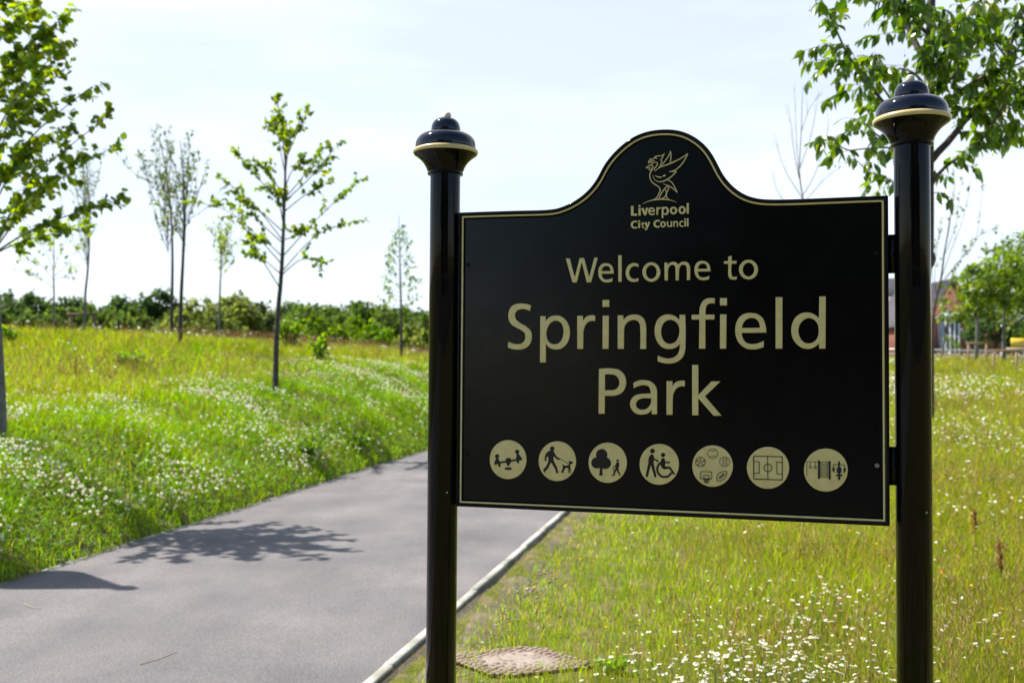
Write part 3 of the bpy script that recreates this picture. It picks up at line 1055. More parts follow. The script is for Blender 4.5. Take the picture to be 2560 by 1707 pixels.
# ------------------------------------------------------------------ inspection slab in the grass
def build_slab():
    zs = -0.035

    def gpt(px, py):
        d = ray(px, py)
        return (EYE + d * ((zs - HC) / d[2]))[:2]
    A, B_, Cc = gpt(1345, 1604), gpt(1502, 1655), gpt(1240, 1683)
    D_ = A + Cc - B_
    o = (B_ + D_) / 2
    ux = (B_ - A)
    lx = np.linalg.norm(ux)
    ux = ux / lx
    uy = (A - D_)
    ly = np.linalg.norm(uy)
    uy = uy / ly
    z = zs - 0.024
    t = thing('inspection_slab', (o[0], o[1], z), 'square reddish slab of small blocks with a sandy middle set in the grass', 'inspection slab')
    M3 = np.array([[ux[0], uy[0], 0], [ux[1], uy[1], 0], [0, 0, 1]])
    brick = noise_mat('red_blocks', (0.24, 0.165, 0.135), (0.32, 0.235, 0.195), 9, 0.9, 0.3, 60, c3=(0.28, 0.21, 0.155), s3=5)
    joint = noise_mat('block_joint', (0.04, 0.03, 0.022), (0.07, 0.05, 0.035), 20, 0.95)
    sand = noise_mat('sand_fill', (0.26, 0.21, 0.17), (0.34, 0.28, 0.23), 25, 0.95, 0.5, 60)
    b = MB()
    M = np.eye(4)
    M[:3, :3] = M3
    b.box((-lx * 0.46, -ly * 0.46, -0.08), (lx * 0.46, ly * 0.46, 0.0), M=M)
    b.build('base', [joint], t)
    b = MB()
    nx_, ny_ = 13, 18
    for i in range(nx_):
        for j in range(ny_):
            cx = -lx / 2 + (i + 0.5) * lx / nx_ + (0.25 if j % 2 else -0.25) * lx / nx_ * 0.5
            cy = -ly / 2 + (j + 0.5) * ly / ny_
            if (abs(cx) / (lx / 2)) ** 3 + (abs(cy) / (ly / 2)) ** 3 > 1.25 + rng.normal(0, 0.12):
                continue
            hx, hy = lx / nx_ * 0.38, ly / ny_ * 0.33
            dz = rng.normal(0, 0.0018)
            b.box((cx - hx, cy - hy, -0.002), (cx + hx, cy + hy, 0.010 + dz), M=M)
    b.build('blocks', [brick], t)
    b = MB()
    k = 40
    a = np.arange(k) / k * 2 * np.pi
    V = [(0, 0, 0.0112)]
    for r, h in ((0.4, 0.0108), (0.72, 0.0096), (1.0, 0.004)):
        for q in a:
            w_ = 1 + 0.09 * math.sin(3 * q + 1) + 0.06 * math.sin(7 * q)
            c, s = math.cos(q), math.sin(q)
            sx = abs(c) ** 0.6 * np.sign(c) * lx * 0.37
            sy = abs(s) ** 0.6 * np.sign(s) * ly * 0.36
            V.append((sx * r * w_, sy * r * w_, h))
    f = [(0, 1 + i, 1 + (i + 1) % k) for i in range(k)]
    for q in range(2):
        for i in range(k):
            f.append((1 + q * k + i, 1 + (q + 1) * k + i, 1 + (q + 1) * k + (i + 1) % k, 1 + q * k + (i + 1) % k))
    b.add(np.array(V) @ M3.T, f)
    b.build('sand', [sand], t, smooth=True)
    return o, lx, ly, ux, uy


SLAB = build_slab()


def in_slab(x, y, pad=0.09):
    o, lx, ly, ux, uy = SLAB
    a = (x - o[0]) * ux[0] + (y - o[1]) * ux[1]
    b_ = (x - o[0]) * uy[0] + (y - o[1]) * uy[1]
    return (np.abs(a) < lx / 2 - pad) & (np.abs(b_) < ly / 2 - pad)


# ------------------------------------------------------------------ grass and flowers
grass_m = leaf_mat('grass_blade', 0.6, 0.01, 0.4)
flower_m = leaf_mat('flower_petal', 0.3, 0.02, 0.5)


def sample_wedge(n, y0, y1, p, side):
    """random points of the seen wedge of ground, denser near the camera (density ~ y^-p)"""
    q = 2 - p
    u_ = rng.random(n)
    y = (y0 ** q + u_ * (y1 ** q - y0 ** q)) ** (1 / q)
    x = (rng.random(n) * 2 - 1) * (0.60 * y + 1.2)
    if side == 'left':
        k = x < xl(y) + 0.02
    else:
        k = x > xr(y) + 0.06
    x, y = x[k], y[k]
    ok = ~in_slab(x, y)
    return x[ok], y[ok]


def blades(mb, x, y, h, w_, lean, col, z=None, bend=0.5, az=None):
    n = len(x)
    z = zt(x, y) - 0.01 if z is None else z
    az = rng.random(n) * 2 * np.pi if az is None else az
    fc = rng.random(n) * 2 * np.pi
    dx, dy = np.cos(az), np.sin(az)
    px, py = np.cos(fc), np.sin(fc)
    l1 = h * lean * bend * 0.5
    l2 = h * lean
    zz1 = h * 0.55
    zz2 = h * np.sqrt(np.clip(1 - (lean * 0.8) ** 2, 0.15, 1))
    base = np.stack([x, y, z], -1)
    pw = np.stack([px, py, 0 * px], -1) * (w_ / 2)[:, None]
    mid = base + np.stack([dx * l1, dy * l1, zz1], -1)
    tip = base + np.stack([dx * l2, dy * l2, zz2], -1)
    V = np.stack([base - pw, base + pw, mid + pw * 0.8, mid - pw * 0.8, tip], 1).reshape(-1, 3)
    i = np.arange(n)[:, None] * 5
    mb.add(V, np.concatenate([i, i + 1, i + 2, i + 3], 1), np.repeat(col, 5, 0))
    k = mb.n - n * 5
    mb.f.append((np.concatenate([i + 3, i + 2, i + 4], 1) + k, 0))
    return tip


def heads(mb, tip, length, width, col):
    """seed heads: slim spindles at the tips of the stalks"""
    n = len(tip)
    ax = rng.normal(0, 0.25, (n, 3)) + np.array([0, 0, 1])
    ax /= np.linalg.norm(ax, axis=1)[:, None]
    fc = rng.random(n) * 2 * np.pi
    p = np.stack([np.cos(fc), np.sin(fc), 0 * fc], -1)
    q = np.stack([-np.sin(fc), np.cos(fc), 0 * fc], -1)
    L_, W_ = length[:, None], width[:, None]
    V = np.stack([tip, tip + ax * L_ * 0.45 + p * W_, tip + ax * L_ * 0.45 - p * W_ * 0.5 + q * W_ * 0.87, tip + ax * L_ * 0.45 - p * W_ * 0.5 - q * W_ * 0.87, tip + ax * L_], 1).reshape(-1, 3)
    i = np.arange(n)[:, None] * 5
    k = mb.n
    mb.add(V, np.concatenate([i, i + 1, i + 2], 1), np.repeat(col, 5, 0))
    for a in ((0, 2, 3), (0, 3, 1), (4, 2, 1), (4, 3, 2), (4, 1, 3)):
        mb.f.append((np.concatenate([i + a[0], i + a[1], i + a[2]], 1) + k, 0))


def palette(n, cols, wts, jit=0.12):
    c = np.array(cols)[rng.choice(len(cols), n, p=np.array(wts) / np.sum(wts))]
    return np.clip(c * (1 + rng.normal(0, jit, (n, 1))) * (1 + rng.normal(0, jit * 0.4, (n, 3))), 0.004, 1)


GREEN, LUSH, OLIVE, YELL, STRAW, TAN = (0.195, 0.29, 0.006), (0.185, 0.36, 0.005), (0.20, 0.235, 0.014), (0.29, 0.32, 0.014), (0.46, 0.385, 0.11), (0.32, 0.24, 0.075)


def mixcol(w_):
    """w_: n x 6 weights over the six grass colours -> a colour per blade"""
    w_ = np.clip(w_, 0.0001, None)
    cw = np.cumsum(w_ / w_.sum(1)[:, None], 1)
    k = (rng.random(len(w_))[:, None] > cw).sum(1).clip(0, 5)
    c = np.array([GREEN, LUSH, OLIVE, YELL, STRAW, TAN])[k]
    n = len(c)
    return np.clip(c * (1 + rng.normal(0, 0.16, (n, 1))) * (1 + rng.normal(0, 0.06, (n, 3))), 0.004, 1)


def tufts(mb, x, y, per, rad, hlo, hhi, cols, wts, width=0.0048):
    """tall tussocks: blades fan out from each centre"""
    n = len(x)
    xx = np.repeat(x, per) + rng.normal(0, 1, n * per) * np.repeat(rad * rng.uniform(0.6, 1.3, n), per)
    yy = np.repeat(y, per) + rng.normal(0, 1, n * per) * np.repeat(rad * rng.uniform(0.6, 1.3, n), per)
    az = np.arctan2(yy - np.repeat(y, per), xx - np.repeat(x, per)) + rng.normal(0, 0.5, n * per)
    h = np.repeat(rng.uniform(hlo, hhi, n), per) * rng.uniform(0.55, 1.1, n * per)
    c = np.repeat(palette(n, cols, wts, 0.2), per, 0) * (1 + rng.normal(0, 0.12, (n * per, 1)))
    ok = (xx < xl(yy) - 0.02) | (xx > xr(yy) + 0.25)
    xx, yy, az, h, c = xx[ok], yy[ok], az[ok], h[ok], c[ok]
    blades(mb, xx, yy, h, width * (yy / 8) ** 0.6, 0.25 + 0.5 * rng.random(len(xx)), np.clip(c, 0.004, 1), az=az)


def build_right_meadow():
    mb = MB()
    x, y = sample_wedge(330000, 3.2, 60, 1.62, 'right')
    v = x - xr(y) - 0.05
    pt = vnoise(x, y, 1.1, 11)
    pt2 = vnoise(x, y, 3.4, 12)
    # thin out beside the kerb, where the soil shows
    keep = rng.random(len(x)) < np.clip(0.42 + 0.58 * sstep(0.05, 0.6, v + (pt - 0.5) * 0.9), 0, 1) * np.where((pt2 > 0.83) & (y < 12), 0.45, 1)
    x, y, v, pt, pt2 = x[keep], y[keep], v[keep], pt[keep], pt2[keep]
    n = len(x)
    sc = (y / 6) ** 0.8
    tall = sstep(0.7, 2.6, v) * (0.55 + 0.8 * vnoise(x, y, 2.0, 13))
    h = (0.05 + 0.05 * rng.random(n) + tall * (0.07 + 0.13 * rng.random(n))) * (1 + 0.004 * y)
    w_ = (0.0034 + 0.0022 * rng.random(n)) * sc
    W = np.stack([1.1 + 0 * x, 0.9 * (1 - tall * 0.6) + 0.6 * (pt < 0.4), 0.5 + tall * 0.7, 0.85 + 0.9 * tall, 0.10 + 0.75 * tall * pt2 ** 2 + 0.25 * (v < 0.6), 0.08 + 0.45 * tall * (vnoise(x, y, 1.5, 15) > 0.52)], -1)
    blades(mb, x, y, h, w_, 0.15 + 0.6 * rng.random(n), mixcol(W))
    # flowering stalks
    x, y = sample_wedge(95000, 3.6, 58, 1.5, 'right')
    v = x - xr(y) - 0.05
    k = rng.random(len(x)) < (0.12 + 0.95 * sstep(0.35, 0.75, vnoise(x, y, 1.7, 14))) * sstep(0.7, 2.2, v)
    x, y = x[k], y[k]
    n = len(x)
    h = 0.22 + 0.28 * rng.random(n)
    col = palette(n, [(0.20, 0.16, 0.05), (0.27, 0.20, 0.09), (0.15, 0.15, 0.03), (0.22, 0.13, 0.07)], [1, 1.0, 0.8, 0.5])
    tip = blades(mb, x, y, h, 0.0022 * (y / 6) ** 0.7, 0.12 + 0.3 * rng.random(n), col, bend=0.6)
    hk = rng.random(n) < 0.75
    hc = palette(int(hk.sum()), [(0.36, 0.29, 0.14), (0.30, 0.21, 0.12), (0.42, 0.36, 0.2)], [1, 0.7, 0.6])
    heads(mb, tip[hk], (0.03 + 0.05 * rng.random(hk.sum())), (0.0022 + 0.0018 * rng.random(hk.sum())) * (y[hk] / 6) ** 0.7, hc)
    x, y = sample_wedge(700, 4.2, 40, 1.1, 'right')
    k = (x - xr(y) > 0.8) & (vnoise(x, y, 2.2, 16) > 0.42)
    tufts(mb, x[k], y[k], 55, 0.07, 0.22, 0.46, [(0.17, 0.17, 0.035), (0.12, 0.19, 0.012), (0.26, 0.21, 0.08), (0.20, 0.135, 0.06)], [1, 1, 0.7, 0.5], 0.0036)
    o = mb.build('meadow_grass', [grass_m], color=True)
    tag(o, 'yellow green meadow grass with dry stalks on the right of the path', 'grass', kind='stuff')


def build_left_bank():
    mb = MB()
    x, y = sample_wedge(380000, 6.2, 62, 1.45, 'left')
    u_ = xl(y) - x
    verge = 1 - 0.85 * sstep(0.8, 6.5, u_ + (vnoise(x, y, 2.2, 21) - 0.5) * 3.5 + (vnoise(x, y, 6.0, 27) - 0.5) * 4.0)
    tall = (1 - verge) * (0.5 + 0.9 * vnoise(x, y, 3.1, 22))
    n = len(x)
    h = 0.07 + 0.10 * rng.random(n) + tall * (0.10 + 0.22 * rng.random(n)) + 0.20 * verge * sstep(0.5, 0.8, vnoise(x, y, 0.9, 23)) * sstep(0.2, 0.8, u_)
    w_ = (0.0042 + 0.003 * rng.random(n)) * (y / 8) ** 0.75
    n2 = vnoise(x, y, 4.5, 24)
    W = np.stack([1.0 + 0 * x, 0.15 + 2.0 * verge + 0.9 * (n2 > 0.6), 0.3 + 1.2 * tall, 0.25 + 0.1 * tall * n2 + 0.25 * verge, 0.03 + 0.22 * tall * vnoise(x, y, 6, 25), 0.02 + 0.30 * tall * (n2 > 0.5)], -1)
    blades(mb, x, y, h, w_, 0.15 + 0.6 * rng.random(n), mixcol(W))
    x, y = sample_wedge(60000, 9, 60, 1.3, 'left')
    u_ = xl(y) - x
    k = rng.random(len(x)) < sstep(1.8, 4.5, u_) * (0.15 + sstep(0.4, 0.75, vnoise(x, y, 3.0, 26)))
    x, y = x[k], y[k]
    n = len(x)
    h = 0.28 + 0.32 * rng.random(n)
    col = palette(n, [(0.20, 0.16, 0.06), (0.26, 0.17, 0.09), (0.16, 0.16, 0.04)], [1, 0.9, 0.8])
    tip = blades(mb, x, y, h, 0.0026 * (y / 8) ** 0.75, 0.12 + 0.3 * rng.random(n), col, bend=0.6)
    hc = palette(n, [(0.33, 0.25, 0.13), (0.28, 0.17, 0.11), (0.36, 0.30, 0.15)], [1, 0.8, 0.5])
    heads(mb, tip, 0.04 + 0.06 * rng.random(n), (0.003 + 0.002 * rng.random(n)) * (y / 8) ** 0.75, hc)
    x, y = sample_wedge(1500, 7.5, 48, 1.0, 'left')
    k = (xl(y) - x > 0.35) & (vnoise(x, y, 2.6, 28) > 0.40)
    tufts(mb, x[k], y[k], 60, 0.11, 0.22, 0.50, [(0.09, 0.19, 0.008), (0.12, 0.235, 0.008), (0.065, 0.135, 0.012), (0.19, 0.19, 0.04)], [1, 1, 0.9, 0.6])
    o = mb.build('bank_grass', [grass_m], color=True)
    tag(o, 'bright green grass bank rising to a tawny crest left of the path', 'grass', kind='stuff')
    # clover: three round leaflets per leaf, then the round white flower heads
    mb = MB()
    x, y = sample_wedge(200000, 6.2, 34, 1.3, 'left')
    u_ = xl(y) - x
    band = (1 - sstep(1.6, 3.8, u_ + (vnoise(x, y, 2.0, 31) - 0.5) * 2.4))
    k = rng.random(len(x)) < band * 0.95
    x, y = x[k], y[k]
    u_ = xl(y) - x
    n = len(x)
    hh = (0.05 + 0.13 * rng.random(n)) * (0.6 + 1.0 * vnoise(x, y, 0.9, 23)) * (0.35 + 0.65 * sstep(0, 0.35, u_))
    c = np.stack([x + rng.normal(0, 0.02, n), y + rng.normal(0, 0.02, n), zt(x, y) + hh], -1)
    col = palette(n, [(0.14, 0.29, 0.008), (0.085, 0.20, 0.012), (0.18, 0.33, 0.010)], [1, 0.8, 0.8])
    a0 = rng.random(n) * 2 * np.pi
    r = (0.010 + 0.006 * rng.random(n)) * (y / 9) ** 0.5
    tx, ty = rng.normal(0, 0.35, n), rng.normal(0, 0.35, n)
    for q in range(3):
        a = a0 + q * 2.094
        pts = []
        for (rr, da) in ((0.1, 0), (0.9, -0.62), (1.65, -0.42), (1.65, 0.42), (0.9, 0.62)):
            dx, dy = rr * r * np.cos(a + da), rr * r * np.sin(a + da)
            pts.append(c + np.stack([dx, dy, dx * tx + dy * ty], -1))
        i = np.arange(n)[:, None] * 5
        mb.add(np.stack(pts, 1).reshape(-1, 3), np.concatenate([i, i + 1, i + 2, i + 3, i + 4], 1), np.repeat(col, 5, 0))
    # heads
    x, y = sample_wedge(90000, 6.2, 40, 1.5, 'left')
    u_ = xl(y) - x
    band = (1 - sstep(1.6, 4.6, u_ + (vnoise(x, y, 2.0, 31) - 0.5) * 2.6))
    k = rng.random(len(x)) < (band * (0.05 + 0.95 * sstep(0.40, 0.68, 0.55 * vnoise(x, y, 0.7, 33) + 0.45 * vnoise(x, y, 2.1, 34))) + 0.03) * sstep(0.0, 0.25, u_)
    x, y = x[k], y[k]
    u_ = xl(y) - x
    n = len(x)
    hh = 0.10 + 0.10 * rng.random(n) + 0.10 * vnoise(x, y, 0.9, 23)
    c = np.stack([x, y, zt(x, y) + hh], -1)
    g = (1 + 5 ** 0.5) / 2
    ico = np.array([(-1, g, 0), (1, g, 0), (-1, -g, 0), (1, -g, 0), (0, -1, g), (0, 1, g), (0, -1, -g), (0, 1, -g), (g, 0, -1), (g, 0, 1), (-g, 0, -1), (-g, 0, 1)]) / math.sqrt(1 + g * g)
    icf = np.array([(0, 11, 5), (0, 5, 1), (0, 1, 7), (0, 7, 10), (0, 10, 11), (1, 5, 9), (5, 11, 4), (11, 10, 2), (10, 7, 6), (7, 1, 8), (3, 9, 4), (3, 4, 2), (3, 2, 6), (3, 6, 8), (3, 8, 9), (4, 9, 5), (2, 4, 11), (6, 2, 10), (8, 6, 7), (9, 8, 1)])
    r = (0.0110 + 0.005 * rng.random(n)) * (y / 9) ** 0.3
    V = c[:, None, :] + ico[None] * r[:, None, None] * np.array([1, 1, 0.85])
    col = palette(n, [(0.78, 0.78, 0.66), (0.70, 0.66, 0.52), (0.62, 0.48, 0.38)], [1, 0.6, 0.12], 0.06)
    f = (np.arange(n)[:, None, None] * 12 + icf[None]).reshape(-1, 3)
    mb.add(V.reshape(-1, 3), f, np.repeat(col, 12, 0))
    blades(mb, x, y, hh + 0.005, 0.0022 * (y / 9) ** 0.6, 0.02 + 0 * x, palette(n, [(0.10, 0.17, 0.03)], [1]))
    o = mb.build('white_clover', [flower_m], color=True)
    tag(o, 'mat of white clover in flower along the left edge of the path', 'clover', kind='stuff')


def build_gravel():
    mb = MB()
    n = 6500
    y = 3.5 + 14 * rng.random(n) ** 1.4
    v = np.abs(rng.normal(0, 0.22, n)) + 0.01
    k = v < 0.75
    y, v = y[k], v[k]
    n = len(y)
    x = xr(y) + 0.06 + v
    r = 0.004 + 0.012 * rng.random(n) ** 3
    oct_ = np.array([(1, 0, 0), (0, 1, 0), (-1, 0, 0), (0, -1, 0), (0, 0, 1), (0, 0, -1), (0.6, 0.6, 0.5), (-0.6, 0.5, 0.6), (-0.5, -0.7, 0.5), (0.6, -0.6, 0.55)], float)
    fc = np.array([(4, 6, 7), (4, 7, 8), (4, 8, 9), (4, 9, 6), (6, 0, 1), (6, 1, 7), (7, 1, 2), (7, 2, 8), (8, 2, 3), (8, 3, 9), (9, 3, 0), (9, 0, 6), (5, 1, 0), (5, 2, 1), (5, 3, 2), (5, 0, 3)])
    V = np.stack([x, y, zt(x, y) + r * 0.2], -1)[:, None] + oct_[None] * r[:, None, None] * rng.uniform(0.6, 1.3, (n, 10, 1)) * np.array([1, 1, 0.7])
    col = palette(n, [(0.30, 0.27, 0.23), (0.42, 0.39, 0.35), (0.20, 0.16, 0.12), (0.16, 0.15, 0.15)], [1, 0.6, 1, 0.6], 0.15)
    mb.add(V.reshape(-1, 3), (np.arange(n)[:, None, None] * 10 + fc[None]).reshape(-1, 3), np.repeat(col, 10, 0))
    o = mb.build('gravel', [leaf_mat('gravel_stone', 0.0, 0.02, 0.6)], color=True)
    tag(o, 'loose gravel and crumbs of soil along the grass side of the pale kerb', 'gravel', kind='stuff')
    # the worn strip of bare earth along the kerb
    b = MB()
    ys = np.arange(2.5, 24, 0.12)
    m_ = 6
    V = []
    for y in ys:
        w_ = 0.16 + 0.24 * float(vnoise(1.0, y, 0.7, 51)) + 0.08 * float(vnoise(1.0, y, 0.17, 52))
        for q in range(m_):
            t = q / (m_ - 1)
            x = float(xr(y)) + 0.052 + w_ * t
            V.append((x, y, float(zt(x, y)) + 0.016 + 0.006 * math.sin(3.1 * t) - 0.04 * t ** 3))
    k = len(ys)
    f = [(i * m_ + q, i * m_ + q + 1, (i + 1) * m_ + q + 1, (i + 1) * m_ + q) for i in range(k - 1) for q in range(m_ - 1)]
    b.add(V, f)
    structure(b.build('soil_strip', [noise_mat('bare_soil', (0.12, 0.095, 0.055), (0.21, 0.17, 0.11), 7, 0.95, 0.8, 45, c3=(0.10, 0.085, 0.05), s3=3)], smooth=True))


build_gravel()
build_right_meadow()
build_left_bank()

# daisies: the nearest ones singly, the rest of the meadow's white flowers as one mass
def daisy_meshes(seed):
    r_ = np.random.default_rng(seed)
    R = 0.0165
    H = 0.24 + 0.14 * r_.random()
    ln = r_.normal(0, 0.05, 2)
    top = np.array([ln[0], ln[1], H])
    b = MB()
    b.tube([(0, 0, -0.02), (ln[0] * 0.25, ln[1] * 0.25, H * 0.5), top], [0.0016, 0.0013, 0.0011], 5, (0.12, 0.18, 0.035))
    for q in range(5):          # feathery leaves on the stem
        t = 0.15 + 0.14 * q
        p0 = np.array([ln[0] * t * t, ln[1] * t * t, H * t])
        a = r_.random() * 6.28
        d = np.array([math.cos(a), math.sin(a), 0.5]) * 0.045
        s_ = np.array([-math.sin(a), math.cos(a), 0]) * 0.004
        b.add([p0, p0 + d * 0.5 + s_, p0 + d, p0 + d * 0.5 - s_], [(0, 1, 2, 3)], (0.10, 0.18, 0.03))
    ax = np.array([ln[0] * 2 + r_.normal(0, 0.12), ln[1] * 2 + r_.normal(0, 0.12), 1.0])
    ax /= np.linalg.norm(ax)
    e1 = np.cross(ax, [0, 1, 0.1])
    e1 /= np.linalg.norm(e1)
    e2 = np.cross(ax, e1)
    pt = MB()
    n = 15
    droop = r_.uniform(-0.35, 0.15)
    for q in range(n):
        a = q / n * 2 * np.pi + r_.normal(0, 0.05)
        d = math.cos(a) * e1 + math.sin(a) * e2
        s_ = -math.sin(a) * e1 + math.cos(a) * e2
        RR = R * r_.uniform(0.9, 1.05)
        v = [top + d * 0.004 - s_ * 0.001, top + d * RR * 0.6 - s_ * 0.0030 + ax * droop * RR * 0.25, top + d * RR + ax * droop * RR * 0.7,
             top + d * RR * 0.6 + s_ * 0.0030 + ax * droop * RR * 0.25, top + d * 0.004 + s_ * 0.001]
        pt.add(v, [(0, 1, 2, 3, 4)], (0.80, 0.80, 0.77))
    ce = MB()
    k = 10
    V = [top + ax * 0.0045]
    for rr, hh in ((0.0034, 0.0036), (0.0056, 0.0008)):
        for q in range(k):
            a = q / k * 2 * np.pi
            V.append(top + (math.cos(a) * e1 + math.sin(a) * e2) * rr + ax * hh)
    f = [(0, 1 + i, 1 + (i + 1) % k) for i in range(k)] + [(1 + i, 1 + k + i, 1 + k + (i + 1) % k, 1 + (i + 1) % k) for i in range(k)]
    ce.add(V, f, (0.62, 0.40, 0.02))
    return b, pt, ce


DAISY_L = 'white daisy with yellow centre in the meadow grass around the foot of the sign'
DAISY_G = 'daisies in the meadow'


def build_daisies():
    protos = []
    spots = []
    cl = [(1.10, 4.6, 0.26, 0.24, 104), (1.42, 4.85, 0.22, 0.25, 62), (0.85, 4.4, 0.12, 0.2, 14), (1.3, 5.15, 0.3, 0.28, 34), (1.72, 5.85, 0.16, 0.3, 24), (2.05, 6.1, 0.2, 0.35, 28), (2.55, 5.5, 0.28, 0.18, 24), (3.2, 7.6, 0.4, 0.5, 8), (2.2, 4.6, 0.25, 0.25, 10), (0.50, 5.0, 0.1, 0.08, 6), (0.45, 5.55, 0.2, 0.2, 3)]
    for cx, cy, sx, sy, n in cl:
        for _ in range(n):
            spots.append((rng.normal(cx, sx), rng.normal(cy, sy)))
    spots = [(x, y) for x, y in spots if x > float(xr(y)) + 0.25 and 3.7 < y and not in_slab(x, y)][:300]
    for s in range(4):
        b, pt, ce = daisy_meshes(100 + s)
        o = b.build('daisy', [grass_m], color=True)
        tag(o, DAISY_L, 'daisy', DAISY_G)
        p = pt.build('petals', [flower_m], o, color=True)
        c = ce.build('flower_centre', [flower_m], o, smooth=True, color=True)
        protos.append((o, p, c))
    for i, (x, y) in enumerate(spots):
        o, p, c = protos[i % 4]
        if i >= 4:
            o2 = o.copy()
            COL.objects.link(o2)
            for ch in (p, c):
                d = ch.copy()
                d.parent = o2
                COL.objects.link(d)
            o = o2
        o.location = (x, y, float(zt(x, y)))
        o.rotation_euler = (0, 0, random.uniform(0, 6.28))
        s = random.uniform(0.72, 1.0)
        o.scale = (s, s, s * random.uniform(0.75, 1.15))
    # farther white, yellow flowers
    mb = MB()
    def specks(x, y, r, hh, cols, wts, n=7):
        m_ = len(x)
        c = np.stack([x, y, zt(x, y) + hh], -1)
        nx_, ny_ = rng.normal(0, 0.3, m_), rng.normal(0, 0.3, m_)
        k = mb.n
        V = []
        for q in range(n):
            a = q / n * 2 * np.pi
            dx, dy = r * math.cos(a), r * math.sin(a)
            V.append(c + np.stack([dx, dy, dx * nx_ + dy * ny_], -1))
        V = np.stack(V, 1)
        col = palette(m_, cols, wts, 0.05)
        mb.add(V.reshape(-1, 3), np.arange(m_)[:, None] * n + np.arange(n)[None], np.repeat(col, n, 0))
        blades(mb, x, y, hh, 0.002 * (y / 6) ** 0.6, 0.03 + 0 * x, palette(m_, [(0.13, 0.17, 0.03)], [1]))
    x, y = sample_wedge(80000, 8.0, 60, 0.8, 'right')
    k = rng.random(len(x)) < 0.85 * sstep(0.50, 0.74, vnoise(x, y * 0.8, 2.6, 41)) * sstep(1.2, 2.2, x - xr(y)) * (0.22 + 0.78 * sstep(12, 30, y)) + 0.03 * (x - xr(y) > 1)
    specks(x[k], y[k], 0.014 * (y[k] / 9) ** 0.5, 0.22 + 0.22 * rng.random(k.sum()), [(0.80, 0.80, 0.74), (0.75, 0.70, 0.5)], [1, 0.4])
    n = 420
    x, y = np.concatenate([rng.normal(1.25, 0.35, n), rng.normal(2.1, 0.5, 160)]), np.concatenate([rng.normal(4.9, 0.45, n), rng.normal(6.2, 0.6, 160)])
    k = (x > xr(y) + 0.4) & (y > 3.8)
    specks(x[k], y[k], 0.007 + 0 * x[k], 0.14 + 0.18 * rng.random(k.sum()), [(0.80, 0.80, 0.74), (0.76, 0.72, 0.55)], [1, 0.3])
    x, y = sample_wedge(900, 5.5, 50, 1.0, 'right')
    k = (x - xr(y) > 0.5)
    specks(x[k], y[k], 0.011 * (y[k] / 6) ** 0.5, 0.15 + 0.2 * rng.random(k.sum()), [(0.75, 0.50, 0.01), (0.75, 0.33, 0.01)], [1, 0.3])
    x, y = sample_wedge(5000, 11, 60, 0.7, 'left')
    k = rng.random(len(x)) < 0.5 * sstep(0.58, 0.8, vnoise(x, y, 1.6, 43)) * sstep(2.0, 4.5, xl(y) - x) + 0.03
    specks(x[k], y[k], 0.02 * (y[k] / 12) ** 0.5, 0.30 + 0.25 * rng.random(k.sum()), [(0.80, 0.80, 0.76)], [1])
    o = mb.build('meadow_flowers', [flower_m], color=True)
    tag(o, 'scattered white and yellow wild flowers far out in the meadow', 'wild flowers', kind='stuff')


build_daisies()

# ------------------------------------------------------------------ trees
bark_d = noise_mat('dark_bark', (0.055, 0.045, 0.037), (0.10, 0.085, 0.07), 12, 0.9, 0.5, 50)
bark_g = noise_mat('grey_bark', (0.11, 0.105, 0.095), (0.19, 0.18, 0.165), 10, 0.85, 0.4, 40)
bark_b = noise_mat('cherry_bark', (0.075, 0.055, 0.045), (0.13, 0.10, 0.085), 14, 0.8, 0.4, 60)
wood = noise_mat('stake_wood', (0.26, 0.17, 0.09), (0.34, 0.24, 0.14), 12, 0.9, 0.2, 40)
wood_d = noise_mat('weathered_wood', (0.12, 0.085, 0.055), (0.18, 0.13, 0.09), 12, 0.9, 0.2, 40)
leaf_c = leaf_mat('cherry_leaf', 0.55, 0.06, 0.32)
leaf_l = leaf_mat('lime_leaf', 0.6, 0.05, 0.4)
leaf_f = leaf_mat('woodland_leaf', 0.42, 0.02, 0.5)

# leaf templates: along +x, lying in xy
T_CHERRY = (np.array([(0, 0, 0), (0.22, 0.17, 0.04), (0.5, 0.23, 0.05), (0.78, 0.12, 0.0), (1.0, 0, -0.10), (0.78, -0.12, 0.0), (0.5, -0.23, 0.05), (0.22, -0.17, 0.04), (0.25, 0, 0), (0.5, 0, -0.01), (0.78, 0, -0.045)]),
            [(0, 8, 1), (8, 9, 2, 1), (9, 10, 3, 2), (10, 4, 3), (0, 7, 8), (8, 7, 6, 9), (9, 6, 5, 10), (10, 5, 4)])
T_LIME = (np.array([(0, 0, 0), (0.1, 0.40, 0.04), (0.5, 0.48, 0.02), (0.85, 0.26, -0.05), (1.05, 0, -0.12), (0.85, -0.26, -0.05), (0.5, -0.48, 0.02), (0.1, -0.40, 0.04), (0.5, 0, -0.03)]),
          [(0, 8, 2, 1), (8, 4, 3, 2), (0, 7, 6, 8), (8, 6, 5, 4)])
T_SMALL = (np.array([(0, 0, 0), (0.5, 0.3, 0.03), (1, 0, -0.05), (0.5, -0.3, 0.03)]), [(0, 3, 2, 1)])
T_CLUMP = (np.array([(0, 0, 0), (0.35, 0.5, 0.1), (1, 0.2, -0.1), (0.8, -0.45, 0.05)]), [(0, 3, 2, 1)])


